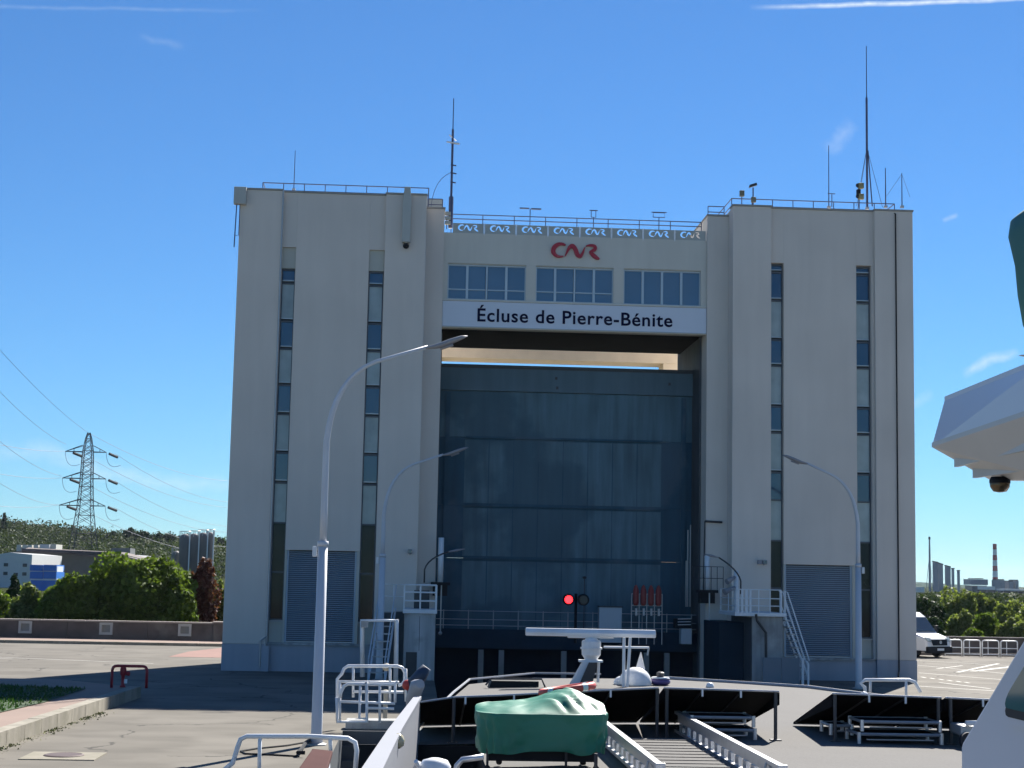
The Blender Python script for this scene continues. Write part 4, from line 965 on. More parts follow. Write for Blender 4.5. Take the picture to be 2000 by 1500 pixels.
# ------------------------------------------------------------------ van
def van(cx, cy, rz):
    L, W, H = 5.6, 1.98, 2.45
    t = bpy.data.objects.new('parked_van', None); reg(t, (0, 0, 0), None); tag(t, 'white high roofed delivery van with black bumper parked behind the right tower', 'van')
    def sec(w0, pr): return pr
    prof = [(-.02, .38), (0, .75), (.10, 1.0), (.28, 1.12), (.95, 1.32), (1.75, 2.18), (2.15, 2.42), (5.5, 2.45), (5.6, 2.3), (5.6, .38)]
    m = MB(); rings = []
    for (q, ins) in ((-W/2, .10), (-W/2+.10, .0), (W/2-.10, .0), (W/2, .10)):
        ring = []
        for (a, b) in prof:
            ring.append((a + (ins*1.2 if a < 2.3 else -ins*.5), q*(1-.06*max(0, (b-1.2)/1.2)), b - (ins*.6 if b > 1 else 0)))
        rings.append(ring)
    n = len(prof); b0 = len(m.v)
    for r_ in rings: m.v += r_
    for k in range(3):
        for i in range(n):
            j = (i+1) % n; m.f.append((b0+k*n+i, b0+k*n+j, b0+(k+1)*n+j, b0+(k+1)*n+i))
    m.f.append(tuple(b0+i for i in range(n))); m.f.append(tuple(b0+3*n+i for i in range(n-1, -1, -1)))
    m.build('body', mat('van_white', (.80, .80, .80), .22, 0, var=.01), t, bevel=.03)
    # windscreen follows the sloped front
    m = MB(); 
    for s in (1,):
        m.prism([(.98, -.80, 1.375), (.98, .80, 1.375), (1.68, .74, 2.13), (1.68, -.74, 2.13)], (-.03, 0, .03))
    m.build('windscreen', M_VANG, t)
    for s in (-1, 1):
        m = MB(); m.prism([(1.25, s*(W/2+.0), 1.32), (2.1, s*(W/2+.0), 1.32), (2.1, s*(W/2-.035), 1.95), (1.72, s*(W/2-.035), 1.95)], (0, s*.012, 0)); m.build('side_window', M_VANG, t)
        for wxp in (.95, 4.6):
            wh = MB().lathe([(.34, -.11), (.35, -.08), (.35, .08), (.34, .11)], (wxp, s*(W/2-.13), .35), 20, 'y').build('wheel', M_RUB, t)
            MB().lathe([(.2, s*.10), (.19, s*.118)], (wxp, s*(W/2-.13), .35), 14, 'y').build('rim', M_METAL, wh)
        MB().box(1.15, 1.3, s*(W/2+.04), s*(W/2+.24), 1.35, 1.72).build('mirror', M_BLACK, t, bevel=.03)
        MB().prism([(.03, s*.60, .86), (.03, s*.92, .90), (.24, s*.95, 1.12), (.14, s*.62, 1.04)], (-.05, 0, .02)).build('headlight', M_GLASSB, t)
    MB().box(-.09, .2, -W/2+.02, W/2-.02, .26, .62).build('bumper', M_BLACK, t, bevel=.05)
    MB().prism([(-.05, -.55, .68), (-.05, .55, .68), (.05, .62, 1.0), (.05, -.62, 1.0)], (-.04, 0, 0)).build('grille', M_BLACK, t)
    MB().box(-.115, -.092, -.26, .26, .40, .52).build('number_plate', M_PALE, t)
    MB().lathe([(.09, -.115), (.09, -.095)], (-.0, 0, .85), 14, 'x').build('badge', M_METAL, t)
    t.location = (cx, cy, 0); t.rotation_euler.z = rz
vp = AY(1835, 1275, 88.0); van(vp.x, 88.0, R(90+30))

# ------------------------------------------------------------------ vegetation
def leaves(m, c, rad, n, size, rg, shell=.55):
    cx, cy, cz = c
    for _ in range(n):
        while True:
            d = Vector((rg.gauss(0, 1), rg.gauss(0, 1), rg.gauss(0, 1)))
            if d.length > .1: break
        d.normalize(); q = shell + (1-shell)*rg.random()**.5
        q *= 1 + .25*noise.noise(d*2.2 + Vector((cx, cy, cz)))
        p = Vector((cx+d.x*rad[0]*q, cy+d.y*rad[1]*q, cz+d.z*rad[2]*q))
        s = size*rg.uniform(.6, 1.3)
        nn = (d*.7 + Vector((rg.gauss(0, .6), rg.gauss(0, .6), rg.gauss(0, .6)))).normalized()
        u = nn.cross(Vector((0, 0, 1)))
        if u.length < .1: u = Vector((1, 0, 0))
        u.normalize(); v = nn.cross(u); a = rg.uniform(0, 6.28); u2 = u*math.cos(a)+v*math.sin(a); v2 = v*math.cos(a)-u*math.sin(a)
        b = len(m.v); m.v += [tuple(p-u2*s), tuple(p-v2*s*.6), tuple(p+u2*s), tuple(p+v2*s*.6)]; m.f.append((b, b+1, b+2, b+3))
def tree(name, label, cat, x, y, h, w_, mt, n=6000, size=.2, seed=1, zb=.6, lobes=14, trunk=.25, group=None, dz=1.0, dyf=.8, z0=0, cone=False, shell=.5):
    rg = random.Random(seed); t = thing(name, label, cat, (x, y, z0), group)
    m = MB(); ch = h-zb
    tr = MB(); tr.tube([(x, y, z0), (x+.1, y, z0+h*.3), (x, y, z0+h*.6)], [trunk, trunk*.7, trunk*.35], 8)
    for i in range(lobes):
        if cone:
            q = (i+.5)/lobes; lz = zb+ch*q; lr = w_/2*(1-q)*.9+.1; a = rg.uniform(0, 6.28)
            c = (x+math.cos(a)*lr*.3, y+math.sin(a)*lr*.3, z0+lz); rad = (lr, lr, ch/lobes*1.2)
        else:
            u = rg.uniform(-1, 1); a = rg.uniform(0, 6.28); q = rg.uniform(.35, .78)
            rr = math.sqrt(1-u*u)
            c = (x+math.cos(a)*rr*w_/2*q, y+math.sin(a)*rr*w_/2*q*dyf, z0+zb+ch*(.5+.5*u*q)); k = rg.uniform(.24, .40)
            rad = (w_*k*.62, w_*k*.62*dyf, ch*k*.62)
            tr.tube([(x, y, z0+h*.3), ((x+c[0])/2, (y+c[1])/2, (z0+h*.35+c[2])/2), c], [trunk*.4, trunk*.25, trunk*.1], 5)
        leaves(m, c, rad, n//lobes, size, rg, shell)
    m.build('crown', mt, t); tr.build('trunk', M_BARK, t); return t
# left side
Yt = 104
p = AY(238, 1160, Yt)
def TP(px0, px1, py_top, Y): a = AY(px0, 1150, Y).x; b = AY(px1, 1150, Y).x; return (a+b)/2, b-a, AY((px0+px1)/2, py_top, Y).z
x, w_, h = TP(160, 365, 1080, Yt); tree('broadleaf_tree', 'big round bright green tree right of centre of the left clump', 'tree', x, Yt, h, w_, M_LEAF, 22000, .18, 11, zb=-.6, lobes=34, shell=.62)
x, w_, h = TP(78, 235, 1112, Yt-1.5); tree('broadleaf_tree', 'darker lower green tree leaning out of the left side of the big round tree', 'tree', x, Yt-1.5, h, w_, M_LEAF, 14000, .18, 12, zb=-.6, lobes=24, shell=.62)
x, w_, h = TP(285, 386, 1118, Yt-1); tree('broadleaf_tree', 'smaller bright green tree against the copper tree', 'tree', x, Yt-1, h, w_, M_LEAF, 9000, .18, 13, zb=-.6, lobes=18, shell=.62)
x, w_, h = TP(362, 436, 1100, Yt+2); tree('copper_tree', 'copper red leaved tree beside the left tower', 'tree', x, Yt+2, h, w_, M_LEAFR, 5000, .15, 14, zb=-.5, lobes=18)
x, w_, h = TP(395, 455, 1140, Yt+4); tree('broadleaf_tree', 'olive green bush just showing beside the left tower', 'tree', x, Yt+4, h, w_, M_LEAF2, 3500, .15, 15, zb=-.5)
x, w_, h = TP(-60, 20, 1150, Yt); tree('broadleaf_tree', 'bright bush cut by the left edge of the photo', 'tree', x, Yt, h, w_, M_LEAF, 4000, .15, 16, zb=-.5)
x, w_, h = TP(-5, 60, 1128, Yt+14); tree('conifer_tree', 'dark narrow conifer near the left edge of the photo', 'tree', x, Yt+14, h, w_, M_LEAFD, 3500, .16, 17, zb=0, cone=True, shell=.3)
x, w_, h = TP(20, 110, 1140, Yt+5); tree('broadleaf_tree', 'dull olive shrub mass left of the big round tree', 'tree', x, Yt+5, h, w_, M_LEAF2, 5500, .15, 18, zb=-.5, lobes=20)
# right side thicket
specs = [(1770, 1850, 1165, 118, 'dark green tree directly behind the van', M_LEAFD), (1835, 1905, 1146, 124, 'tallest olive tree of the right thicket', M_LEAF2), (1890, 1950, 1152, 128, 'olive tree in the middle of the right thicket', M_LEAF2),
         (1935, 2005, 1166, 122, 'olive tree below the striped chimney', M_LEAF2), (1985, 2060, 1172, 118, 'olive tree at the right edge of the photo', M_LEAF2), (1850, 1900, 1190, 110, 'lower rounded tree right of the van', M_LEAF2),
         (1905, 1965, 1196, 108, 'lower front tree above the white barriers', M_LEAF), (1955, 2020, 1205, 106, 'low front tree above the wheelhouse edge', M_LEAF2), (1875, 1925, 1226, 104, 'small pale yellow green bush behind the barriers', M_LEAF), (1785, 1840, 1190, 106, 'small dark bush beside the van roof', M_LEAFD)]
for i, (a, b, top, Y, lab, mt_) in enumerate(specs):
    x, w_, h = TP(a, b, top, Y); tree('thicket_tree', lab, 'tree', x, Y, h, w_*1.15, mt_, 5000, .15, 40+i, zb=-.6, lobes=18, trunk=.15, group='trees of the right thicket')
# hills
def hill(name, prof, Y, dpt, mt, extra=0):
    m = MB(); rows = []
    for (px, py) in prof: q = AY(px, py, Y); rows.append((q.x, q.z-extra))
    for i in range(len(rows)-1):
        (xa, za), (xb, zb2) = rows[i], rows[i+1]
        m.poly([(xa, Y-dpt, 0), (xb, Y-dpt, 0), (xb, Y, zb2), (xa, Y, za)]); m.poly([(xa, Y, za), (xb, Y, zb2), (xb, Y+dpt, 0), (xa, Y+dpt, 0)])
    o = m.build(name, mt); tag(o, kind='structure'); return rows
HY = 620
prof = [(-400, 1040), (-60, 1036), (0, 1034), (40, 1038), (90, 1042), (150, 1050), (200, 1058), (260, 1060), (300, 1062), (350, 1068), (440, 1072), (600, 1095), (800, 1110)]
rows = hill('hill', prof, HY, 170, M_EARTH, 2)
def hz(x):
    for i in range(len(rows)-1):
        if rows[i][0] <= x <= rows[i+1][0]: return rows[i][1]+(rows[i+1][1]-rows[i][1])*(x-rows[i][0])/(rows[i+1][0]-rows[i][0])
    return 0
hf = MB(); hr = random.Random(5)
for i in range(1500):
    x = hr.uniform(AY(-60, 1050, HY).x, AY(520, 1050, HY).x); q = hr.random(); q = 1-q*q*.95; y = HY-170*(1-q); z = hz(x)*q
    r_ = hr.uniform(2.6, 5.0); leaves(hf, (x, y, z+r_*.55), (r_, r_, r_*hr.uniform(.8, 1.1)), 90, .5, hr, .6)
tag(hf.build('hillside_woodland', M_LEAFH), kind='stuff')
for i, (px, top, wpx, kd, lab) in enumerate([(9, 1015, 26, 1, 'lone pointed conifer at the top left on the hill'), (222, 1044, 36, 0, 'dark cedar at the left end of the ridge row'), (252, 1040, 34, 0, 'second dark cedar of the ridge row, above the warehouse roof end'), (282, 1043, 34, 0, 'third dark cedar of the ridge row'), (308, 1048, 30, 0, 'fourth dark cedar of the ridge row'), (330, 1052, 30, 0, 'dark cedar left of the silos on the ridge'), (190, 1048, 24, 0, 'dark tree right behind the pylon on the ridge'), (432, 1062, 18, 0, 'small ridge tree beside the left tower edge')]):
    top -= 9; q = AY(px, top, HY-30); zg = hz(q.x)-4
    rg = random.Random(60+i)
    tree('ridge_tree', lab, 'tree', q.x, HY-30, q.z-zg, wpx/3150*HY, M_LEAFD, 2400, .6, 60+i, zb=(0 if kd else 2.5), lobes=10, trunk=.5, z0=zg, cone=bool(kd), group='trees on the left ridge', shell=.3)
rows2 = hill('far_hill', [(1500, 1135), (1700, 1132), (1800, 1137), (1840, 1142), (1900, 1146), (2050, 1150), (2300, 1150)], 3000, 500, mat('far_hill_green', (.05, .075, .06), 1, 0, spec=0, var=.4, vscale=.01))
wf = MB(); wr = random.Random(21)
for i in range(420):
    Yw_ = wr.uniform(190, 520); px_ = wr.uniform(1770, 2120); q = AY(px_, 1172 - (Yw_-190)/330*12 + wr.uniform(-3, 6), Yw_); r_ = max(1.6, q.z*.55)
    leaves(wf, (q.x, Yw_, q.z-r_*.8), (r_*1.3, r_*1.3, r_), 70, .35+Yw_*.0009, wr, .6)
    leaves(wf, (q.x, Yw_, max(.6, q.z*.25)), (r_*1.3, r_*1.3, q.z*.4), 30, .35+Yw_*.0009, wr, .6)
tag(wf.build('distant_woodland', M_LEAFH), kind='stuff')
# ------------------------------------------------------------------ pylon and cables
PY = 400
pt = AY(174, 845, PY); pb_ = AY(163, 1190, PY)
t = thing('power_pylon', 'lattice steel electricity pylon with three pairs of arms', 'pylon', (pt.x, PY, 0))
Hh = pt.z; X = pt.x; s = PY/3150
wid = [(0, 8.2), (.30, 5.0), (.50, 3.3), (.68, 2.6), (.86, 2.3), (.97, 1.2), (1.0, .5)]
def wv(q):
    for i in range(len(wid)-1):
        if wid[i][0] <= q <= wid[i+1][0]: return wid[i][1]+(wid[i+1][1]-wid[i][1])*(q-wid[i][0])/(wid[i+1][0]-wid[i][0])
    return .5
m = MB()
lv = [0, .09, .18, .26, .33, .39, .45, .50, .55, .60, .64, .68, .72, .76, .80, .84, .88, .92, .96, 1.0]
rt = R(25); cr_, sr_ = math.cos(rt), math.sin(rt)
def cp(i, q):
    a = wv(q)/2; dx, dy = [(-a, -a), (a, -a), (a, a), (-a, a)][i]
    return (X+dx*cr_-dy*sr_, PY+dx*sr_+dy*cr_, Hh*q)
leg = MB()
for i in range(4): leg.tube([cp(i, q) for q in lv], .11, 4)
leg.build('leg_frame', M_PYL, t)
for k in range(len(lv)-1):
    for i in range(4):
        j = (i+1) % 4
        m.tube([cp(i, lv[k]), cp(j, lv[k+1])], .055, 4, cap=False); m.tube([cp(j, lv[k]), cp(i, lv[k+1])], .055, 4, cap=False)
    if k % 2 == 0:
        for i in range(4): m.tube([cp(i, lv[k]), cp((i+1) % 4, lv[k])], .05, 4, cap=False)
m.build('lattice', M_PYL, t)
tips = []
for pyl, pxl, pxr in ((881, 128, 208), (933, 122, 207), (986, 116, 206)):
    L_ = AY(pxl, pyl, PY); R_ = AY(pxr, pyl+3, PY); zc_ = (L_.z+R_.z)/2; a = MB()
    cx = (L_.x+R_.x)/2; hw = 1.3
    for (e_, sg_) in ((L_, -1), (R_, 1)):
        for dy in (-.9, .9):
            a.tube([(e_.x, PY, zc_), (X+sg_*hw, PY+dy, zc_)], .10, 4); a.tube([(e_.x, PY, zc_), (X+sg_*hw*.9, PY+dy, zc_+1.6)], .08, 4)
        a.tube([((e_.x+X+sg_*hw)/2, PY, zc_), ((e_.x+X+sg_*hw)/2, PY, zc_+.8)], .08, 4)
    a.build('cross_arm', M_PYL, t)
    for (e_, sg_) in ((L_, -1), (R_, 1)):
        dx = 1.9 if sg_ < 0 else .6
        i0 = (e_.x+dx*.9, PY+1, zc_-.25); i1 = (e_.x+dx+1.6, PY+3, zc_-.95)
        MB().tube([i0, i1], .34, 6).build('insulator', M_PYL, t)
        MB().tube(arc(tuple(e_), (e_.x+.2, PY, zc_-4.6), (e_.x+3.2, PY+2, zc_-3.0), 8), .05, 4).build('jumper_wire', M_WIRE, t)
    tips.append((L_, R_, zc_))
wires = [((132, 870), (-40, 727), 'left'), ((122, 930), (-40, 833), 'left2'), ((116, 986), (-40, 916), 'left3'), ((174, 845), (-30, 640), 'left4')]
c = thing('power_cables', 'electricity cables sweeping down to the right from the pylon behind the tower', 'cables', (X, PY, 25))
for (a, b, sag) in (((225, 886), (470, 982), 3), ((225, 939), (470, 1029), 3), ((224, 991), (470, 1067), 3), ((180, 897), (470, 992), 3), ((182, 952), (470, 1040), 3), ((183, 1006), (470, 1082), 3), ((178, 848), (470, 940), 3)):
    p0 = AY(*a, PY); p1 = AY(*b, PY+160)
    pts = []
    for i in range(13): q = i/12; v = p0.lerp(p1, q); v.z -= 4*sag*q*(1-q); pts.append(v)
    MB().tube(pts, .05, 4).build('cable', M_WIRE, c)
c = thing('power_cables', 'electricity cables rising to the upper left from the pylon', 'cables', (X-10, PY-50, 28))
for (a, b, Y2, sag) in (((130, 868), (-30, 733), 240, 1.2), ((122, 930), (-30, 837), 240, 1.2), ((116, 986), (-30, 924), 240, 1.2), ((172, 845), (-30, 650), 240, 1.0), ((128, 881), (-30, 862), 300, .6), ((122, 933), (-30, 920), 300, .6), ((116, 986), (-30, 985), 300, .6)):
    p0 = AY(*a, PY); p1 = AY(*b, Y2); pts = []
    for i in range(13): q = i/12; v = p0.lerp(p1, q); v.z -= 4*sag*q*(1-q); pts.append(v)
    MB().tube(pts, .04, 4).build('cable', M_WIRE, c)
# ------------------------------------------------------------------ far buildings, left
def farbox(name, mt, parent, x0, y0, x1, y1, Y, dpt=20, zmin=None):
    a = AY(x0, y0, Y); b = AY(x1, y1, Y); return B(name, mt, parent, a.x, b.x, Y, Y+dpt, (b.z if zmin is None else zmin), a.z)
FY = 300
t = thing('white_offices', 'white flat fronted office block at the left edge beyond the trees', 'building', (AY(0, 1100, FY).x, FY, 0))
a = AY(-90, 1078, FY); b = AY(60, 1140, FY)
MB().prism([(a.x, FY, 0), (b.x, FY, 0), (b.x, FY, AY(60, 1083, FY).z), (AY(20, 1079, FY).x, FY, AY(20, 1079, FY).z), (AY(-90, 1095, FY).x, FY, AY(-90, 1095, FY).z)], (0, 25, 0)).build('wall', M_FACT, t)
for (px, py) in ((12, 1103), (49, 1104), (11, 1120), (31, 1122), (48, 1121), (30, 1136), (-10, 1103), (-10, 1120)):
    q = AY(px, py, FY); wn = B('window', M_DARKFR, t, q.x-.38, q.x+.38, FY-.08, FY-.01, q.z-.3, q.z+.3); B('sill', M_FACT, wn, q.x-.42, q.x+.42, FY-.12, FY-.01, q.z-.36, q.z-.305)
t = thing('warehouse', 'long low warehouse with a brown roof and dark ridge behind the pylon', 'building', (AY(170, 1100, 330).x, 330, 0))
F2 = 330
def ap(px, py, Y=F2): return tuple(AY(px, py, Y))
MB().prism([(AY(0, 1085, F2).x, F2, 0), (AY(295, 1100, F2).x, F2, 0), ap(295, 1096), ap(240, 1082), ap(45, 1075), ap(10, 1080), (AY(0, 1085, F2).x, F2, AY(0, 1085, F2).z)], (0, 30, 0)).build('wall', M_FACTG, t)
MB().prism([ap(42, 1074, F2-2), ap(298, 1100, F2-2), ap(236, 1084, F2-1), ap(44, 1075, F2-1)], (0, 6, .6)).build('roof', M_ROOF, t)
MB().tube([ap(44, 1075, F2-3), ap(236, 1083, F2-3)], .45, 6).build('ridge', M_ROOFD, t)
for px in (37, 48, 58, 70): farbox('roof_vent', M_CREAM, t, px-4, 1064, px+4, 1079, F2+8, 4)
farbox('penthouse', M_FACT, t, 78, 1063, 96, 1080, F2+8, 6); farbox('penthouse', M_FACTG, t, 218, 1070, 254, 1084, F2+8, 6); farbox('penthouse', M_CREAM, t, 98, 1063, 109, 1080, F2+9, 6)
t = thing('container_stack', 'bright blue containers stacked beside the white offices', 'containers', (AY(85, 1120, 270).x, 270, 0))
B('backing', M_PALE, t, AY(59, 1130, 270).x, AY(110, 1130, 270).x, 270.3, 275, AY(60, 1136, 270).z, AY(60, 1105, 270).z)
for i in range(2):
    for (u0, u1) in ((59, 83.5), (85.5, 110)):
        a = AY(u0, 1103+13.5*i, 270); b = AY(u1, 1115+15.5*i, 270); B('container', M_BLUE, t, a.x, b.x, 270, 276, b.z, a.z)
a = AY(60, 1132.5, 270); b = AY(110, 1132.5, 270); B('base_wall', M_BLUE, t, a.x, b.x, 270.1, 276, 0, a.z-.05)
SY = 260
for i, (px, top, w2, lab) in enumerate(((362, 1047, 10.5, 'leftmost tall dark silo behind the copper tree'), (379, 1046, 11, 'second tall dark silo from the left'), (396, 1044, 10, 'third tall dark silo with a ladder pipe'), (409, 1043, 8, 'rightmost tall dark silo nearest the left tower'), (341, 1080, 9, 'short grey silo left of the four tall silos'))):
    q = AY(px, top, SY); r_ = w2/3150*SY; t = thing('silo', lab, 'silo', (q.x, SY+i*.5, 0), 'silos beyond the copper tree')
    MB().lathe([(r_, 0), (r_, q.z-.3), (r_*.98, q.z), (r_*.3, q.z+.35)], (q.x, SY+i*.5, 0), 20).build('shell', M_SILO if i < 4 else M_FACTG, t, smooth=True)
    MB().tube([(q.x+r_, SY-1+i*.5, 0), (q.x+r_, SY-1+i*.5, q.z+.4)], .1, 6).build('ladder_pipe', M_PALE, t)
    m = MB(); m.tube([(q.x+r_*math.cos(k*.785), SY+i*.5+r_*math.sin(k*.785), q.z+.75) for k in range(9)], .04, 4)
    for k in range(8): m.tube([(q.x+r_*math.cos(k*.785), SY+i*.5+r_*math.sin(k*.785), q.z-.2), (q.x+r_*math.cos(k*.785), SY+i*.5+r_*math.sin(k*.785), q.z+.75)], .04, 4)
    m.build('top_rail', M_METAL, t)
# ------------------------------------------------------------------ refinery, right
RY = 900
def rb(name, lab, cat, parts, Y=RY, group=None):
    q = AY(parts[0][1], 1150, Y); t = thing(name, lab, cat, (q.x, Y, 0), group)
    for p_ in parts:
        nm, u0, v0, u1, v1, mt_ = p_; a = AY(u0, v0, Y); b = AY(u1, v1, Y); B(nm, mt_, t, a.x, b.x, Y, Y+12, min(a.z-1, 0) if v1 > 1159 else b.z, a.z)
    return t
def stack(px, top, wpx, lab, bands, Y=RY, name='chimney', taper=.75):
    a = AY(px, top, Y); r_ = wpx/3150*Y/2; t = thing(name, lab, 'chimney', (a.x, Y, 0)); z = 0; Hc = a.z
    n = len(bands)
    for i, mt_ in enumerate(bands):
        z0, z1 = Hc*(.0 if i == 0 else .0)+Hc*i/n, Hc*(i+1)/n
        r0 = r_*(1-(1-taper)*i/n); r1 = r_*(1-(1-taper)*(i+1)/n)
        MB().lathe([(r0, z0), (r1, z1-.02)], (a.x, Y, 0), 14).build('band', mt_, t)
    return t
# striped chimney: bands above ground line, upper ones measured
a0 = AY(1943, 1062, RY)
t = thing('striped_chimney', 'tall red and white striped chimney on the right horizon', 'chimney', (a0.x, RY, 0))
ys_ = [1062, 1073, 1084, 1094, 1105, 1115, 1127, 1137, 1175]
for i in range(8):
    z1_, z0_ = AY(1943, ys_[i], RY).z, (AY(1943, ys_[i+1], RY).z if i < 7 else 0); r_ = (3.6+.25*i)/3150*RY
    MB().lathe([(r_+.07, z0_), (r_, z1_-.02)], (a0.x, RY, 0), 16).build('band', M_CHR if i % 2 == 0 else M_CHW, t)
a0 = AY(1815.5, 1050, RY); t = thing('flare_stack', 'slim blue grey flare stack braced by thin legs on the right horizon', 'flare stack', (a0.x, RY, 0)); Hc = a0.z; zz1 = AY(1815, 1082, RY).z
MB().tube([(a0.x, RY, 0), (a0.x, RY, zz1), (a0.x, RY, Hc)], [.75, .55, .4], 8).build('flue', M_INDB, t); MB().lathe([(.6, Hc-1), (.6, Hc+.5)], (a0.x, RY, 0), 8).build('tip', M_POST, t)
for dx, dy in ((-2, 1), (2, 1), (0, -2)): MB().tube([(a0.x+dx, RY+dy, 0), (a0.x, RY, zz1)], .14, 4).build('leg', M_INDB, t)
for i, (u0, u1, top, top2, lab) in enumerate(((1823, 1832, 1097, 1099, 'widest tallest grey slab tower of the refinery row'), (1833.5, 1842, 1100, 1103, 'second grey slab tower of the refinery row'), (1847, 1857, 1105, 1108, 'third grey slab tower, standing apart in the row'), (1860, 1864, 1111, 1111, 'thin grey column right of the slab towers'), (1871, 1875, 1115, 1115, 'last thin grey column before the trees'))):
    a = AY(u0, top, RY); b = AY(u1, top2, RY); t = thing('slab_tower', lab, 'tower', ((a.x+b.x)/2, RY, 0), 'grey towers of the refinery row')
    MB().prism([(a.x, RY, 0), (b.x, RY, 0), (b.x, RY, b.z), (a.x, RY, a.z)], (0, 1.5, 0)).build('shaft', M_INDB, t)
    MB().prism([(a.x-.15, RY-.2, a.z), (b.x+.15, RY-.2, b.z), (b.x+.15, RY-.2, b.z+.5), (a.x-.15, RY-.2, a.z+.5)], (0, 1.9, 0)).build('cap', M_POST, t)
rb('process_building', 'grey boxy process building left of the striped chimney', 'building', [('block', 1896, 1131, 1930, 1143, M_INDB), ('upper_block', 1905, 1129, 1921, 1131, M_POST), ('base', 1899, 1143.2, 1928, 1165, M_FACTG)])
rb('low_depot', 'low white roofed depot at the tower edge on the right', 'building', [('roof', 1785, 1146, 1806, 1157, M_CHW), ('wall', 1785, 1157.2, 1810, 1164, M_ROOFD), ('annex', 1786, 1164.5, 1828, 1170, M_CHW)], 500)
rb('domed_tank', 'white domed tank right below the striped chimney', 'tank', [('shell', 1928, 1145, 1944, 1152, M_CHW), ('base', 1927, 1152.2, 1945, 1170, M_ROOFD)], 700)
for i, (u0, u1, v, lab) in enumerate(((1952, 1963, 1133, 'squat grey column right of the striped chimney'), (1971, 1980, 1136, 'middle short column with pipework right of the chimney'), (1984, 1990, 1134, 'thin short column at the right of the refinery'))):
    rb('process_column', lab, 'column', [('shell', u0, v, u1, v+17, M_INDB), ('top', u0+1.5, v-2, u1-1.5, v, M_POST), ('base', u0-2, v+17.2, u1+2, 1170, M_INDB)], RY-20, 'short refinery columns')
rb('refinery_shed', 'low pale roofed sheds at the right edge behind the trees', 'building', [('roof', 1963, 1150, 2030, 1154, M_CHW), ('wall', 1962, 1154.2, 2030, 1160, M_ROOFD), ('lower_wall', 1950, 1160.2, 2030, 1172, M_INDB)], 800)
# ------------------------------------------------------------------ the ship
DZ = 1.9
def dz_(x): return DZ+.02-.0045*(x-5)**2
def oz(px, py, z): q = AZ(px, py, z); return (q.x, q.y)
OL = [oz(886, 1361, 1.845), oz(917, 1335, 1.86), oz(1045, 1323, 1.895)]
outl = [(-.85, -8), (-.75, 4), (-.55, 13), (0, 22)] + OL + [(3.9, 33.9)]
outr = [(11, -8), (11, 4), (11, 20), (10.6, 26), (10.2, 29.1), (8.8, 30.6), (7.9, 32.4), (5.3, 33.9)]
def ip(tbl, y):
    for i in range(len(tbl)-1):
        if tbl[i][1] <= y <= tbl[i+1][1]: return tbl[i][0]+(tbl[i+1][0]-tbl[i][0])*(y-tbl[i][1])/(tbl[i+1][1]-tbl[i][1])
    return tbl[-1][0]
ship = thing('river_ship', 'grey carpeted sun deck of the river cruise ship in the foreground', 'ship', (5, 15, -4.5))
m = MB(); ysr = [-8, 4, 9, 13.0, 16, 19.3, 21.2, 22, 24, 26.5, 28, 29.1, 30, 30.6, 31.5, 32.4, 33.2, 33.9]
def rowx(y):
    a, b = ip(outl, y), ip(outr, y); return [a, .85] + [.85+(b-.85)*k/9 for k in range(1, 10)] if a < .8 else [a, a+.02] + [a+.02+(b-a-.02)*k/9 for k in range(1, 10)]
for i in range(len(ysr)-1):
    ya, yb = ysr[i], ysr[i+1]; ra, rb_ = rowx(ya), rowx(yb)
    for k in range(10):
        if k == 0 and 13.0 <= ya < 21.2: continue
        m.poly([(ra[k], ya, dz_(ra[k])), (ra[k+1], ya, dz_(ra[k+1])), (rb_[k+1], yb, dz_(rb_[k+1])), (rb_[k], yb, dz_(rb_[k]))])
m.build('deck', M_DECK, ship)
m = MB(); side = outl + outr[::-1]
for i in range(len(side)-1):
    a, b = side[i], side[i+1]; m.poly([(a[0], a[1], -4.8), (b[0], b[1], -4.8), (b[0], b[1], dz_(b[0])-.004), (a[0], a[1], dz_(a[0])-.004)])
m.build('hull', M_HULL, ship)
# stairwell
m = MB(); m.box(.84, .86, 13.0, 21.2, -.2, DZ-.09); m.box(-.7, .84, 21.19, 21.21, -.2, DZ-.09); m.box(-.7, .84, 12.99, 13.01, -.2, DZ-.09); m.poly([(-.7, 13, -.2), (.85, 13, -.2), (.85, 21.2, -.2), (-.7, 21.2, -.2)])
m.build('dark_well', M_BLACK, ship)  # black well added so this side of the deck stays dark
# edge rail around the bow
m = MB(); ring = [(.02, 22)] + OL + [(3.9, 33.9)]
m.tube([(x, y, dz_(x)+.09) for x, y in ring], .022, 6); m.build('edge_moulding', M_HULL, ship)
m = MB(); m.tube([(x, y, dz_(x)+.03) for x, y in ((5.3, 33.9), (7.9, 32.4), (8.8, 30.6), (10.2, 29.1), (10.6, 26))], .035, 6); m.build('edge_moulding', M_HULL, ship)
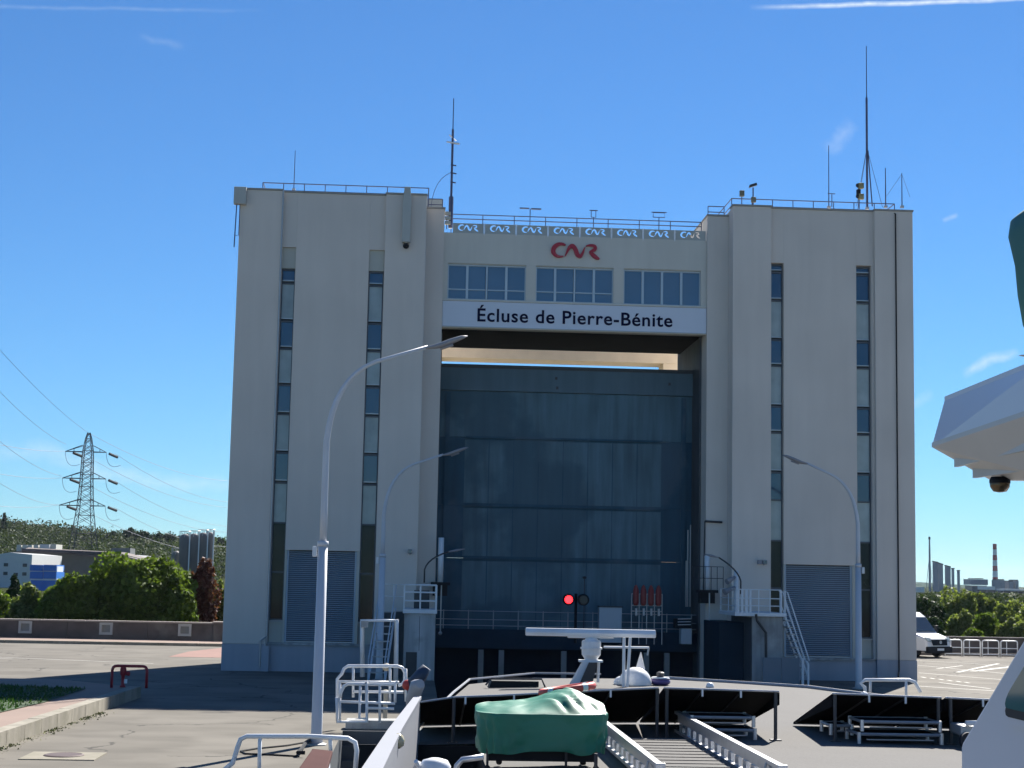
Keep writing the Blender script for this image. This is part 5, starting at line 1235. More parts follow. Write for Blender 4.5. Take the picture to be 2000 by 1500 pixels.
# left bulwark (white sloping side plate)
bw = MB(); A = [AY(690, 1500, 13.2), AY(800, 1350, 21.6)]
zt0, zt1_ = 4-(1500-1108)/3150*13.2, 4-(1345-1112)/3150*21.6
path = [(-.62, 9.5, zt0-.12), (-.44, 13.2, zt0+.02), (-.24, 17.0, (zt0+zt1_)/2+.03), (.02, 21.6, zt1_)]
for i in range(3):
    (xa, ya, za), (xb, yb, zb3) = path[i], path[i+1]; wa, wb2 = .23-.045*i, .23-.045*(i+1)
    bw.prism([(xa, ya, za), (xa+wa, ya, za), (xb+wb2, yb, zb3), (xb, yb, zb3)], (0, 0, -.035))
bw.build('bulwark_cap', M_HULL, ship)
b2 = MB()
for i in range(3):
    (xa, ya, za), (xb, yb, zb3) = path[i], path[i+1]; wa, wb2 = .23-.045*i, .23-.045*(i+1)
    b2.prism([(xa+wa-.04, ya, 1.2), (xa+wa-.04, ya, za-.037), (xb+wb2-.04, yb, zb3-.037), (xb+wb2-.04, yb, 1.2)], (.03, 0, 0))
b2.build('bulwark', M_HULL, ship)
m = MB(); m.prism([(-.285, 13.75, 2.05), (-.285, 13.75, 2.30), (-.25, 14.35, 2.33), (-.25, 14.35, 2.05)], (.02, 0, 0)); m.build('freeing_port', M_BLACK, ship)
pe = AY(815, 1345, 21.8)
MB().tube([(pe.x-.08, 21.9, pe.z-.42), (pe.x-.06, 21.8, pe.z-.15), (pe.x+.0, 21.7, pe.z+.05), (pe.x+.04, 21.6, pe.z+.08)], [.05, .09, .10, .06], 10).build('horn_fairlead', M_HULL, ship, smooth=True)
f1 = AY(822, 1320, 23); o = MB().tube([(f1.x-.16, 23, f1.z-.14), (f1.x, 23, f1.z), (f1.x+.08, 23, f1.z+.12)], [.07, .10, .07], 10).build('fender', mat('navy_fender', (.03, .05, .09), .5), smooth=True); single(o, 'dark navy rubber fender lashed at the forward end of the white bulwark', 'fender')
f1 = AY(796, 1338, 23); o = MB().sphere((f1.x, 23, f1.z), .075, 12).build('buoy', M_ORNG, smooth=True); single(o, 'small orange buoy beside the dark fender', 'buoy')
# rail bottom left
Y5 = 15.0
rl = ripe('boarding_rail', 'white tubular boarding rail in the bottom left corner', 'rail', [
    PP([(400, 1535), (455, 1490), (464, 1460), (470, 1444), (482, 1438), (600, 1438), (680, 1442), (694, 1450), (697, 1466), (693, 1520)], Y5), PP([(508, 1438), (506, 1520)], Y5), PP([(645, 1440), (646, 1470)], Y5)], .022)
a = AY(625, 1480, 13.5)
t = thing('brown_cushion_box', 'brown vinyl topped box at the bottom edge inside the boarding rail', 'box', (a.x, 13.2, 1.6))
c1, c2, c3, c4 = AY(575, 1512, 12.6), AY(636, 1515, 12.6), AY(650, 1466, 14.2), AY(610, 1462, 14.2)
MB().prism([tuple(c1), tuple(c2), tuple(c3), tuple(c4)], (0, 0, -.04)).build('lid', M_BROWN, t, bevel=.01)
MB().prism([(c1.x+.02, c1.y+.02, c1.z-.05), (c2.x-.02, c2.y+.02, c2.z-.05), (c3.x-.02, c3.y-.02, c3.z-.05), (c4.x+.02, c4.y-.02, c4.z-.05)], (.03, 0, -.6)).build('box_body', M_PALE, t)
# thin dark tube looped on the quay
rp_ = MB(); pts = [tuple(AZ(a_, b_, .02)) for a_, b_ in ((600, 1449), (560, 1456), (500, 1462), (470, 1467), (480, 1472), (530, 1474), (585, 1477))]
rp_.tube(pts, .02, 6); o = rp_.build('dark_loop', M_BLACK); single(o, 'thin dark tube lying in a loop on the quay by the nearest lamp', 'rope')
rp_ = MB(); pts = [tuple(AZ(a_, b_, .1)) for a_, b_ in ((606, 1445), (596, 1452), (590, 1462), (582, 1470), (596, 1470))]
rp_.tube(pts, .045, 6); o = rp_.build('chain', M_BLACK); single(o, 'short heap of black chain at the foot of the nearest lamp', 'chain')
# canopies folded: near edge high, sloping down away from the camera
def canopy(label, edge, x0, x1, zn, posts, yn=21.4, yf=23.6, zf=.05):
    t = thing('folded_awning', label, 'awning', ((x0+x1)/2, yn, DZ), 'lowered black awnings on the deck')
    n = len(edge)
    m = MB()
    for i in range(n-1):
        (xa, za), (xb, zb4) = edge[i], edge[i+1]
        m.prism([(xa, yn, za), (xb, yn, zb4), (xb, yf, dz_(xb)+zf), (xa, yf, dz_(xa)+zf)], (0, 0, -.02))
    m.build('canvas', M_CANV, t)
    m = MB()
    for i in range(n-1):
        (xa, za), (xb, zb4) = edge[i], edge[i+1]; m.tube([(xa, yn-.02, za+.005), (xb, yn-.02, zb4+.005)], .013, 6)
    m.build('edge_tube', M_ALUG, t)
    for (xe, ze) in (edge[0], edge[-1]):
        MB().prism([(xe, yn+.01, ze-.01), (xe, yf, dz_(xe)+zf-.01), (xe, yf, dz_(xe)+.02), (xe, yn+.01, ze-.17)], (.015, 0, 0)).build('side_flap', M_CANV, t)
    MB().tube([(x0, yf, dz_(x0)+zf*.6), ((x0+x1)/2, yf, dz_((x0+x1)/2)+zf*.6), (x1, yf, dz_(x1)+zf*.6)], .012, 6).build('rear_tube', M_LOUN, t)
    for xp in posts:
        ze = edge[0][1]+(edge[-1][1]-edge[0][1])*(xp-edge[0][0])/(edge[-1][0]-edge[0][0])
        for i in range(n-1):
            if edge[i][0] <= xp <= edge[i+1][0]: ze = edge[i][1]+(edge[i+1][1]-edge[i][1])*(xp-edge[i][0])/(edge[i+1][0]-edge[i][0])
        MB().tube([(xp, yn-.04, dz_(xp)), (xp, yn-.04, ze)], .024, 8).build('post', M_POST, t); MB().box(xp-.07, xp+.07, yn-.1, yn+.02, dz_(xp), dz_(xp)+.015).build('foot', M_POST, t)
    nt_ = int((x1-x0)/.65)
    for i in range(1, nt_+1):
        xt_ = x0+(x1-x0)*i/(nt_+1)
        ze = edge[0][1]
        for j in range(n-1):
            if edge[j][0] <= xt_ <= edge[j+1][0]: ze = edge[j][1]+(edge[j+1][1]-edge[j][1])*(xt_-edge[j][0])/(edge[j+1][0]-edge[j][0])
        MB().box(xt_-.012, xt_+.012, yn-.05, yn-.03, ze-.09, ze).build('strap', M_PALE, t)
        MB().tube([(xt_, yn, ze-.03), (xt_, yf, dz_(xt_)+zf-.03)], .015, 5).build('rib', M_POST, t)
def EZ(px, py, Y=21.4): q = AY(px, py, Y); return (q.x, q.z)
e1 = [EZ(814, 1373), EZ(887, 1362), EZ(970, 1359), EZ(1179, 1348.5), EZ(1286, 1344)]; canopy('longest black awning behind the green tarpaulin, on the left of the deck', e1, e1[0][0], e1[-1][0], 0, [e1[1][0], e1[-1][0]-.02])
e2 = [EZ(1296, 1344), EZ(1521, 1351)]; canopy('middle black awning beside the gangway', e2, e2[0][0], e2[-1][0], 0, [e2[0][0]+.04, e2[1][0]-.05])
e3 = [EZ(1625, 1355), EZ(1838, 1363)]; canopy('right black awning with loungers stacked under it', e3, e3[0][0], e3[-1][0], 0, [e3[0][0]+.03, e3[1][0]-.05])
e4 = [EZ(1846, 1363), EZ(1990, 1370)]; canopy('rightmost black awning partly behind the wheelhouse', e4, e4[0][0], e4[-1][0], 0, [e4[0][0]+.06])
# loungers
def lounger(name_label, x0, x1, y0, y1, z, parent=None):
    t = thing('sun_lounger', name_label, 'sun lounger', ((x0+x1)/2, (y0+y1)/2, z), 'folded aluminium sun loungers under the awnings')
    MB().tube([(x0, y0, z+.125), (x1, y0, z+.125)], .022, 6).build('frame_rail', M_LOUN, t); MB().tube([(x0, y1, z+.125), (x1, y1, z+.125)], .022, 6).build('frame_rail', M_LOUN, t)
    for x in (x0, x1):
        MB().tube([(x, y0, z+.125), (x, y1, z+.125)], .02, 6).build('end_bar', M_LOUN, t)
        for y_ in (y0, y1): MB().tube([(x, y_, z+.003), (x, y_, z+.15)], .026, 8).build('leg', M_ALUG, t)
    MB().box(x0+.05, x1-.05, y0+.03, y1-.03, z+.115, z+.135).build('sling', M_CANV, t)
    MB().prism([(x0+.1, y0, z+.05), (x1-.1, y0, z+.05), (x1-.25, y0+.2, z+.02), (x0+.25, y0+.2, z+.02)], (0, 0, .015)).build('footrest', M_LOUN, t)
for k, (u0, u1, n_, nm) in enumerate(((1348, 1478, 2, 'under the middle awning'), (1672, 1832, 2, 'under the right awning'))):
    xa, xb = AY(u0, 1430, 21.3).x, AY(u1, 1430, 21.3).x
    for i in range(n_): lounger(('lower' if i == 0 else 'upper')+' folded sun lounger of the stack '+nm, xa+.04*i, xb-.02*i, 21.4-.25*k, 22.0-.25*k, dz_((xa+xb)/2)+.16*i+.002)
xa, xb = AY(1612, 1415, 22).x, AY(1668, 1425, 21.6).x
lounger('small folded lounger end left of the stack under the right awning', xa, xb, 21.7, 22.2, dz_(xa)+.05)
# tank machine at right
q = AY(1889, 1425, 20.9); t = thing('deck_scrubber', 'small grey wheeled machine at the right beside the wheelhouse', 'machine', (q.x, 20.9, DZ))
zq = dz_(q.x)
MB().lathe([(.11, -.04), (.11, .04)], (q.x-.04, 20.75, zq+.11), 18, 'y').build('wheel', M_RUB, t); MB().lathe([(.05, -.05), (.05, .05)], (q.x-.04, 20.74, zq+.11), 14, 'y').build('hub', M_POST, t)
MB().box(q.x-.1, q.x+.3, 20.85, 21.3, zq+.16, zq+.30).build('body', M_METAL, t, bevel=.03); MB().tube([(q.x-.05, 20.8, zq+.33), (q.x+.35, 20.8, zq+.34)], .035, 10).build('cylinder', M_WHITE, t, smooth=True)
# gangway
gy0, gy1 = 15.9, 22.3; gxl, gxr = 2.42, 3.62
t = thing('aluminium_gangway', 'long aluminium gangway with lattice side beams lying on the deck', 'gangway', (3, 19, DZ))
zg = dz_(3)
for gx, y1_ in ((gxl, 20.9), (gxr, gy1)):
    m = MB(); m.box(gx-.035, gx+.035, gy0, y1_, zg+.27, zg+.31); m.box(gx-.03, gx+.03, gy0, y1_, zg+.02, zg+.06); m.build('side_beam', M_ALUG, t)
    m = MB(); m.box(gx+.012, gx+.022, gy0+.01, y1_, zg+.16, zg+.268); m.build('web_plate', M_ALUG, t)
    me = MB().box(-.02, .02, -.10, .10, .062, .16).mesh('lattice_post', M_ALUG); n_ = int((y1_-gy0)/.42)
    for i in range(n_): inst('lattice_post', me, (gx+.015, gy0+.12+.42*i, zg), t)
    MB().box(gx-.05, gx+.05, gy0-.03, gy0-.002, zg+.0, zg+.32).build('end_plate', M_ALUG, t, bevel=.01)
    MB().tube(arc((gx-.05, gy0+.55, zg+.1), (gx-.06, gy0+.55, zg+.45), (gx+.06, gy0+.55, zg+.1), 8), .013, 6).build('lifting_loop', M_METAL, t)
B('floor_panel', M_DECK, t, gxl+.06, gxr-.06, gy0+.05, 20.9, zg+.05, zg+.07)
cl = MB().box(-(gxr-gxl)/2+.12, (gxr-gxl)/2-.12, -.007, .007, 0, .008).mesh('cleat', M_POST)
for i in range(15): inst('cleat', cl, ((gxl+gxr)/2, gy0+.25+.32*i, zg+.071), t)
# green tarpaulin covered cart
Yc = 17.9
a, b = AY(931, 1420, Yc), AY(1194, 1420, Yc); cx, hw = (a.x+b.x)/2, (b.x-a.x)/2; zg = dz_(cx)
t = thing('covered_cart', 'wheeled cart hidden under a wrinkled green tarpaulin', 'cart', (cx, Yc+.3, DZ))
nu, nv = 200, 44; m = MB(); rg = random.Random(9)
ztop_f = 4-(1386-1122)/3150*Yc; zbot = 4-(1463-1122)/3150*Yc
for j in range(nv+1):
    for i in range(nu):
        th = 2*math.pi*i/nu; c_, s_ = math.cos(th), math.sin(th)
        ex = .55 if abs(c_) else 1
        bx = math.copysign(abs(c_)**.5, c_); by = math.copysign(abs(s_)**.6, s_)
        q = j/nv
        if q < .5:          # skirt from bottom to rim
            k = q/.5; r1 = 1 - .04*(1-k) + .035*(1-k)*noise.noise((th*3.5, 0, 2)) + (.022*math.sin(th*17+3*math.sin(th*3)) + .02*math.sin(th*9+2))*(1-k*.8) + .03*noise.noise((bx*3, by*3, k*3)) - .05*abs(noise.noise((bx*4+k*1.6, by*4-k*1.2, 4+k)))*(1-.3*k) + .012*noise.noise((bx*9, by*9, k*7))
            z = zbot + (ztop_f-zbot)*k + .03*(1-k)*noise.noise((th*2, 5, 0))*2
            bot = .05*max(0, noise.noise((th*1.7, 1, 7))); z += bot*(1-k)
        else:
            k = (q-.5)/.5; r1 = math.cos(k*math.pi/2)**.75; z = ztop_f
        x = cx+bx*hw*r1; y = Yc+.48+by*.48*r1
        if q >= .5:
            # hump: higher towards back, peak right of centre
            u = (x-cx)/hw
            yf_ = Yc+.48-.48*math.sqrt(max(0, 1-min(1, abs(u))**3)); tt = max(0, min(1, (y-yf_)/.60))
            ridge = .075 + .145*math.exp(-((u-.42)/.42)**2) - .03*u*u
            z += ridge*math.sin(tt*math.pi/2)**.9 + .02*noise.noise((x*4, y*3, 3))*min(1, k*3)
            fold = abs(math.sin((x-cx)*15 + y*9 + 1.5*noise.noise((x*2, y*2, 0))))
            z += .055*(fold-.5)*min(1, tt*3)*max(0, min(1, (u+.05)*2.2))*(1-.5*tt) + .012*abs(noise.noise((x*7, y*7, 2)))*min(1, tt*4)
        m.v.append((x, y, z))
for j in range(nv):
    for i in range(nu):
        i2 = (i+1) % nu; m.f.append((j*nu+i, j*nu+i2, (j+1)*nu+i2, (j+1)*nu+i))
o = m.build('tarpaulin', M_GREEN, t, smooth=True)
for dx, dy in ((-hw*.82, .15), (hw*.35, .12), (hw*.82, .25), (-hw*.6, .8), (hw*.7, .8)):
    MB().tube([(cx+dx, Yc+dy, zg+.07), (cx+dx, Yc+dy, zbot+.05)], .016, 6).build('leg', M_POST, t)
    MB().lathe([(.035, -.015), (.035, .015)], (cx+dx, Yc+dy, zg+.035), 14, 'y').build('caster_wheel', M_RUB, t)
B('shade_block', M_BLACK, t, cx-hw*.8, cx+hw*.8, Yc+.2, Yc+.8, zg+.11, zbot+.08)  # black box added to keep the space under the tarpaulin dark
p1 = AY(1165, 1490, 17.4); o = MB().box(p1.x-.12, p1.x+.14, 17.3, 17.6, dz_(p1.x)+.001, dz_(p1.x)+.03).build('parasol_foot', M_METAL, bevel=.01); MB().tube([(p1.x, 17.45, dz_(p1.x)+.03), (p1.x, 17.45, dz_(p1.x)+.26)], .02, 8).build('stub', M_POST, o, loc=tuple(o.location)); single(o, 'small steel parasol foot in front of the green tarpaulin', 'foot')
# lifebuoy
pl = AY(1108, 1346, 19.1); t = thing('lifebuoy', 'orange lifebuoy with silver tape leaning on the green tarpaulin', 'lifebuoy', (pl.x, 19.1, pl.z))
def torus(R_, r_, c, tilt, a0=0, a1=6.2832, n=40, kk=10, rs=1.0):
    m = MB(); pts = []
    ex = Vector((1, 0, .16)).normalized(); ey = Vector((0, 1, -.05))
    closed = a1-a0 > 6.2
    for i in range(n if closed else n+1):
        a = a0+(a1-a0)*i/n; pts.append((a, Vector(c)+ex*(R_*math.cos(a))+ey*(R_*math.sin(a))))
    nrm = ex.cross(ey).normalized(); b = len(m.v)
    for a, p_ in pts:
        rd = (ex*math.cos(a)+ey*math.sin(a)).normalized()
        for k in range(kk):
            q = 2*math.pi*k/kk; m.v.append(tuple(p_+rd*math.cos(q)*r_*rs+nrm*math.sin(q)*r_*rs))
    n2 = len(pts)
    for i in range(n2 if closed else n2-1):
        for k in range(kk):
            k2 = (k+1) % kk; i2 = (i+1) % n2; m.f.append((b+i*kk+k, b+i*kk+k2, b+i2*kk+k2, b+i2*kk+k))
    return m
torus(.30, .045, tuple(pl), 0).build('ring', M_ORNG, t, smooth=True)
for a_ in (.5, 2.2, 3.9, 5.2): torus(.30, .046, tuple(pl), 0, a_, a_+.22, 3, 10, 1.03).build('tape', M_TAPE, t, smooth=True)
# bottom clutter: hatch rim tube and white drum
pts = PP([(888, 1520), (893, 1495), (903, 1484), (945, 1478)], 15.5); o = MB().tube(pts, .028, 8).build('hatch_rail', M_ALUG, smooth=True); single(o, 'short bent white tube at the bottom edge left of the cart', 'tube')
q = AY(850, 1496, 14.5); t = thing('white_drum', 'rounded white canister at the bottom edge of the photo', 'canister', (q.x, 14.5, q.z-.4))
MB().lathe([(.10, -.35), (.14, -.25), (.14, .0), (.11, .05), (.04, .07)], (q.x, 14.5, q.z), 16).build('shell', M_WHITE, t, smooth=True); MB().tube([(q.x-.12, 14.5, q.z-.05), (q.x-.17, 14.4, q.z+.05)], .02, 8).build('handle', M_WHITE, t); MB().tube([(q.x-.2, 14.6, q.z-.1), (q.x-.14, 14.5, q.z+.02)], .03, 8).build('nozzle', M_METAL, t)
o = MB().lathe([(.02, 0), (.06, .03), (.07, .08), (.05, .13), (.01, .15)], tuple(AY(777, 1462, 16.5)), 12).build('deck_lamp', mat('warm_glass', (.5, .45, .3), .2), smooth=True); single(o, 'small round deck lamp on the inner face of the bulwark', 'lamp')
# radar and mast at the bow
RYp = 31.8
def rp(px, py, Y=RYp): return AY(px, py, Y)
a, b = rp(1027, 1234), rp(1280, 1235); cx = (a.x+b.x)/2; zr = a.z; pd = rp(1155, 1268)
t = thing('radar_scanner', 'long white radar bar on a leaning mast at the bow', 'radar', (pd.x, RYp, DZ))
m = MB(); m.prism([(a.x, RYp-.09, zr-.07), (a.x, RYp+.08, zr-.07), (a.x, RYp+.11, zr-.01), (a.x, RYp+.05, zr+.08), (a.x, RYp-.05, zr+.08), (a.x, RYp-.11, zr+.0)], (b.x-a.x, 0, 0)); m.build('scanner_bar', M_WHITE, t, bevel=.012)
MB().box(cx-.45, cx+.45, RYp-.06, RYp+.06, zr-.1, zr-.07).build('bar_mount', M_WHITE, t, bevel=.01)
MB().lathe([(.10, zr-.09), (.12, zr-.11), (.13, zr-.13), (.17, zr-.14), (.19, zr-.17), (.19, zr-.27), (.215, zr-.275), (.215, zr-.31), (.19, zr-.315), (.185, zr-.42), (.14, zr-.48), (.12, zr-.52)], (pd.x, RYp, 0), 18).build('gearbox', M_WHITE, t)
MB().box(pd.x-.24, pd.x+.22, RYp-.12, RYp+.12, zr-.56, zr-.52).build('gearbox_plate', M_PALE, t)
for s_ in (-.14, .10): MB().prism([(pd.x-.16, RYp+s_, zr-.55), (pd.x+.06, RYp+s_, zr-.55), (pd.x-.08, RYp+s_, dz_(4)-.02), (pd.x-.42, RYp+s_, dz_(4)-.02)], (0, .04, 0)).build('mast_plate', M_PALE, t)
MB().prism([(pd.x-.06, RYp-.2, zr-.56), (pd.x+.10, RYp-.2, zr-.56), (pd.x+.0, RYp-.2, dz_(4)-.02), (pd.x-.26, RYp-.2, dz_(4)-.02)], (0, .05, 0)).build('mast_core', M_POST, t)
MB().tube([(pd.x+.15, RYp, zr-.55), (pd.x+.14, RYp, zr-.95)], .03, 6).build('strut', M_WHITE, t)
p0 = rp(1218, 1325); t = thing('signal_mast', 'thin white signal mast with a cross arm right of the radar', 'mast', (p0.x, 31.4, DZ))
MB().tube([(p0.x-.05, 31.4, dz_(4)), (p0.x-.05, 31.4, zr-.06)], .03, 8).build('pole', M_WHITE, t); MB().tube([(p0.x+.02, 31.4, dz_(4)), (p0.x+.07, 31.4, zr-.06)], .03, 8).build('pole', M_WHITE, t)
c0, c1 = rp(1175, 1262), rp(1262, 1263); MB().tube([(c0.x, 31.4, c0.z), (c1.x, 31.4, c1.z)], .022, 8).build('cross_arm', M_WHITE, t)
MB().tube([(c1.x, 31.4, c1.z), (c1.x-.03, 31.4, c1.z-.15)], .02, 6).build('pulley', M_METAL, t)
f = MB(); f0 = rp(1258, 1276); fl = [(f0.x, f0.z), (f0.x-.03, f0.z-.12), (f0.x-.10, f0.z-.34), (f0.x+.08, f0.z-.34), (f0.x+.03, f0.z-.12)]
f.prism([(x, 32.3+.03*math.sin(i*2), z) for i, (x, z) in enumerate(fl)], (.02, .02, 0)); o = f.build('furled_flag', mat('flag_white', (.7, .68, .68), .8)); single(o, 'limp pale flag hanging from the cross arm above the big dome', 'flag')
for px, py, r_, lab in ((1241, 1326, .325, 'large white satellite dome at the bow'), (1216, 1326, .15, 'small white dome tucked behind the signal mast')):
    q = rp(px, py, 31.9); t = thing('satellite_dome', lab, 'dome', (q.x, 31.9, DZ)); zq = dz_(q.x)
    MB().lathe([(r_*.98, zq), (r_, zq+r_*.1)] + [(r_*math.cos(a_*math.pi/20)+.001, zq+r_*.1+r_*.98*math.sin(a_*math.pi/20)) for a_ in range(1, 11)], (q.x, 31.9+(.2 if r_ < .3 else 0), 0), 24).build('dome', M_WHITE, t, smooth=True)
    MB().lathe([(r_*.92, zq), (r_*.92, zq+.04)], (q.x, 31.9+(.2 if r_ < .3 else 0), 0), 24).build('base_ring', M_POST, t)
q = rp(1293, 1320); t = thing('liferaft_light', 'flat purple and white round float with a small lamp on the bow', 'float', (q.x, 32, DZ)); zq = dz_(q.x)
MB().lathe([(.15, zq+.01), (.2, zq+.05), (.2, zq+.09), (.15, zq+.13)], (q.x, 32, 0), 20).build('float_ring', mat('purple', (.10, .07, .22), .5), t, smooth=True); MB().lathe([(.19, zq+.132), (.17, zq+.16)], (q.x, 32, 0), 20).build('float_top', M_WHITE, t); MB().lathe([(.07, zq+.162), (.08, zq+.24), (.05, zq+.26)], (q.x, 32, 0), 12).build('lamp', M_POST, t)
q = AY(1387, 1326, 31.6); o = MB().lathe([(.08, 0), (.08, .03), (.06, .08), (.01, .1)], (q.x, 31.6, dz_(q.x)), 14).build('vent_cap', M_WHITE, smooth=True); single(o, 'tiny white mushroom vent on the deck right of the purple float', 'vent')
q = AY(1000, 1320, 31.6); t = thing('deck_hatch', 'low black folded frame lying at the bow left of the radar', 'hatch', (q.x, 31.6, DZ)); zq = dz_(q.x)
MB().prism([(q.x-.45, 31.3, zq), (q.x+.5, 31.3, zq), (q.x+.5, 31.3, zq+.12), (q.x-.4, 31.3, zq+.12)], (0, .6, 0)).build('cover', M_BLACK, t); MB().tube([(q.x-.52, 31.25, zq+.04), (q.x-.42, 31.25, zq+.16), (q.x+.55, 31.25, zq+.17), (q.x+.62, 31.25, zq+.02)], .02, 6).build('handle_bar', M_POST, t)
# white rail over the starboard edge
Yw = 30.2
ripe('deck_side_rail', 'low white tubular rail standing at the right edge of the deck', 'rail', [
    PP([(1691, 1358), (1689, 1342), (1681, 1334), (1690, 1328), (1776, 1328), (1787, 1332), (1798, 1352)], Yw), PP([(1700, 1329), (1700, 1352)], Yw), PP([(1770, 1329), (1770, 1360)], Yw)], .032)
q = AY(1688, 1353, 29.5); o = MB().sphere((q.x, 29.5, dz_(q.x)+.08), .08, 10).build('mooring_bitt', M_WHITE, smooth=True); single(o, 'small white knob at the left foot of the low white rail', 'knob')
# ------------------------------------------------------------------ wheelhouse
WX = 2.8
def wpt(px, py, X_=WX):
    d = ray(px, py); return Vector((0, 0, ZC)) + d*(X_/d.x)
t = thing('wheelhouse', 'white wheelhouse side with a dark framed window at the right edge', 'wheelhouse', (4, 6, 1.9))
w0, w1, w2 = wpt(1873, 1540), wpt(1875, 1452), wpt(2010, 1225)
def side_y(z):     # front edge line
    return w1.y + (w2.y-w1.y)*(z-w1.z)/(w2.z-w1.z) if z > w1.z else w1.y
prof = [(w0.y, 1.85), (w1.y, w1.z), (side_y(4.45), 4.45), (2.2, 4.45), (2.2, 1.85)]
MB().prism([(WX, y_, z_) for y_, z_ in prof], (4.2, 0, 0)).build('wall', M_SHIPW, t, bevel=.03)
# window on side
c0 = wpt(1963, 1392); c1 = wpt(2010, 1262); zlo, zhi = c0.z, 4.25
yl = c0.y; slope = (w2.y-w1.y)/(w2.z-w1.z)
def wq(y_, z_, off): return (WX-off, y_, z_)
def rounded(y0, y1, z0, z1, r, off):
    def sh_(y_, z_): return (WX-off, y_+slope*(z_-z0), z_)
    pts = []
    for (cy, cz, a0) in ((y1-r, z1-r, 0), (y0+r, z1-r, 90), (y0+r, z0+r, 180), (y1-r, z0+r, 270)):
        for k in range(6): a = R(a0+18*k); pts.append(sh_(cy+r*math.cos(a), cz+r*math.sin(a)))
    return pts
MB().prism(rounded(yl-1.6, yl+.05, zlo-.045, zhi, .16, .004), (-.018, 0, 0)).build('window_frame', M_SHIPW, t)
MB().prism(rounded(yl-1.56, yl+.015, zlo-.01, zhi-.03, .13, .024), (-.004, 0, 0)).build('window_seal', M_RUB, t)
MB().prism(rounded(yl-1.5, yl-.02, zlo+.03, zhi-.07, .10, .030), (-.003, 0, 0)).build('window_pane', M_SHIPG, t)
# roof overhang
D1 = 7.2
A_ = AY(1820, 873, D1); U_ = AY(1845, 783, D1+.02); X_A = A_.x
A2 = AY(2040, 800, 5.6); U2 = AY(2040, 706, 5.6)
Bp = AY(1935, 938, D1+.05); B2 = AY(2060, 935, 5.9)
t2 = thing('wheelhouse_roof', 'white overhanging wheelhouse roof jutting in from the right', 'roof', (4, 6, 4.5))
def F(*p): return [tuple(q) for q in p]
backA, backU = Vector((6.9, D1, A_.z)), Vector((6.9, D1+.02, U_.z)); nearA, nearU = Vector((6.9, A2.y, A2.z)), Vector((6.9, U2.y, U2.z))
m = MB(); m.prism(F(A_, U_, U2, A2), (.03, .0, 0)); m.build('side_fascia', M_SHIPW, t2)
m = MB(); m.prism(F(U_, U2, nearU, backU), (0, 0, .02)); m.build('roof_top', M_SHIPW, t2)
M_UNDER = mat('roof_underside', (.50, .49, .47), .4, 0, var=.05, vscale=3)
m = MB(); m.prism(F(A_, Bp, B2, A2), (0, 0, .02)); m.build('soffit_slope', M_UNDER, t2)
m = MB(); m.prism(F(Bp, Vector((6.9, D1+.05, Bp.z)), Vector((6.9, B2.y, B2.z)), B2), (0, 0, .02)); m.build('soffit', M_UNDER, t2)
m = MB(); m.prism(F(A_, U_, backU, Vector((6.9, D1+.05, Bp.z)), Bp), (0, -.03, 0)); m.build('front_fascia', M_SHIPW, t2)
for k in (.3, .62):
    a = A_.lerp(Bp, k); b = A2.lerp(B2, k); a = a+(b-a)*.04
    MB().prism([(a.x, a.y-.02, a.z-.002), (b.x, b.y, b.z-.002), (b.x, b.y, b.z-.05), (a.x, a.y-.02, a.z-.05)], (.02, 0, 0)).build('rib', M_UNDER, t2)
q = AY(1953, 938, 6.8); t = thing('searchlight', 'brass rimmed round lamp hanging under the wheelhouse roof', 'lamp', (q.x, 6.8, q.z))
MB().lathe([(.028, .01), (.034, 0), (.043, -.012), (.04, -.03), (.028, -.048), (.008, -.052)], (q.x, 6.8, q.z-.0), 18).build('glass_bowl', M_BRZ, t, smooth=True); MB().lathe([(.036, .015), (.044, .0), (.044, -.012)], (q.x, 6.8, q.z), 18).build('rim', M_BLACK, t)
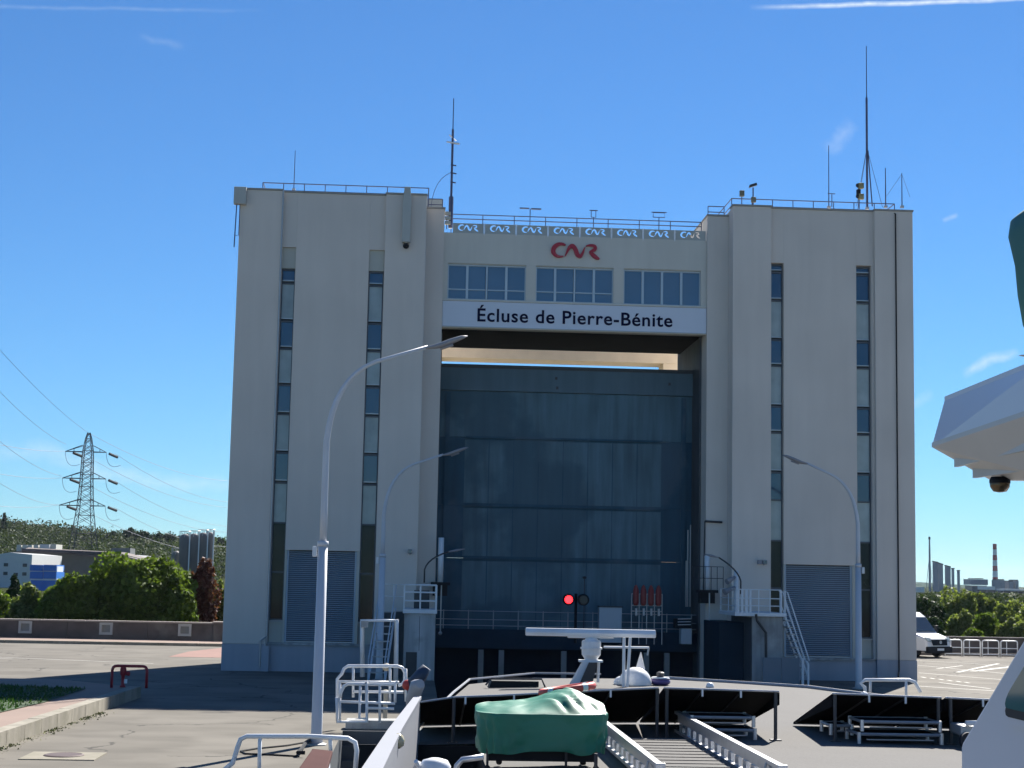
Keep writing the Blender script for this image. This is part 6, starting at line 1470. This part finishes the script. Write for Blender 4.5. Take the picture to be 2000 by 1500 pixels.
# green cover above the roof
q0, q1 = AY(1977, 408, 6.7), AY(1983, 600, 6.3)
t = thing('covered_equipment', 'dark green canvas cover standing above the wheelhouse roof at the right edge', 'cover', (q0.x+.4, 6.5, q1.z))
m = MB(); nn = 40
for j, (zf_, rr) in enumerate(((0, .86), (.04, .9), (.3, .93), (.55, .96), (.8, 1.0), (.93, .98), (.985, .9), (1.0, .6), (1.0, .05))):
    for i in range(nn):
        th = 2*math.pi*i/nn; c_, s_ = math.cos(th), math.sin(th); bx = math.copysign(abs(c_)**.45, c_); by = math.copysign(abs(s_)**.45, s_)
        w3 = rr*(1+.035*noise.noise((bx*2.5, by*2.5, zf_*4)))
        m.v.append((q0.x+.42+bx*.42*w3, 6.55+by*.35*w3, q1.z-.02+(q0.z-q1.z+.04)*zf_+.02*bx*zf_))
for j in range(8):
    for i in range(nn): i2 = (i+1) % nn; m.f.append((j*nn+i, j*nn+i2, (j+1)*nn+i2, (j+1)*nn+i))
m.f.append(tuple(range(nn-1, -1, -1))); m.build('cover', M_GREEND, t, smooth=True)
MB().tube([(q0.x+.42, 6.55, U_.z+.1), (q0.x+.42, 6.55, q1.z)], .06, 10).build('pedestal', M_METAL, t)
ps_ = AY(1999, 693, 6.4); o = MB().prism([(ps_.x-.01, 6.4, ps_.z), (ps_.x+.2, 6.4, ps_.z+.02), (ps_.x+.2, 6.4, ps_.z-.03)], (0, .03, 0)).build('horn', M_DARKFR); single(o, 'dark tip of a horn above the wheelhouse roof', 'horn')

# ------------------------------------------------------------------ air
HZD = .00004
hm = bpy.data.materials.new('air'); hm.use_nodes = True; ht = hm.node_tree; ht.nodes.clear()
ho = ht.nodes.new('ShaderNodeOutputMaterial'); hv = ht.nodes.new('ShaderNodeVolumePrincipled')
hv.inputs['Density'].default_value = HZD; hv.inputs['Color'].default_value = (.75, .87, 1, 1); hv.inputs['Anisotropy'].default_value = .3
ht.links.new(hv.outputs[0], ho.inputs['Volume'])
o = MB().box(-4050, 4050, -120, 7050, -10.5, 75).build('haze', hm); tag(o, kind='stuff')
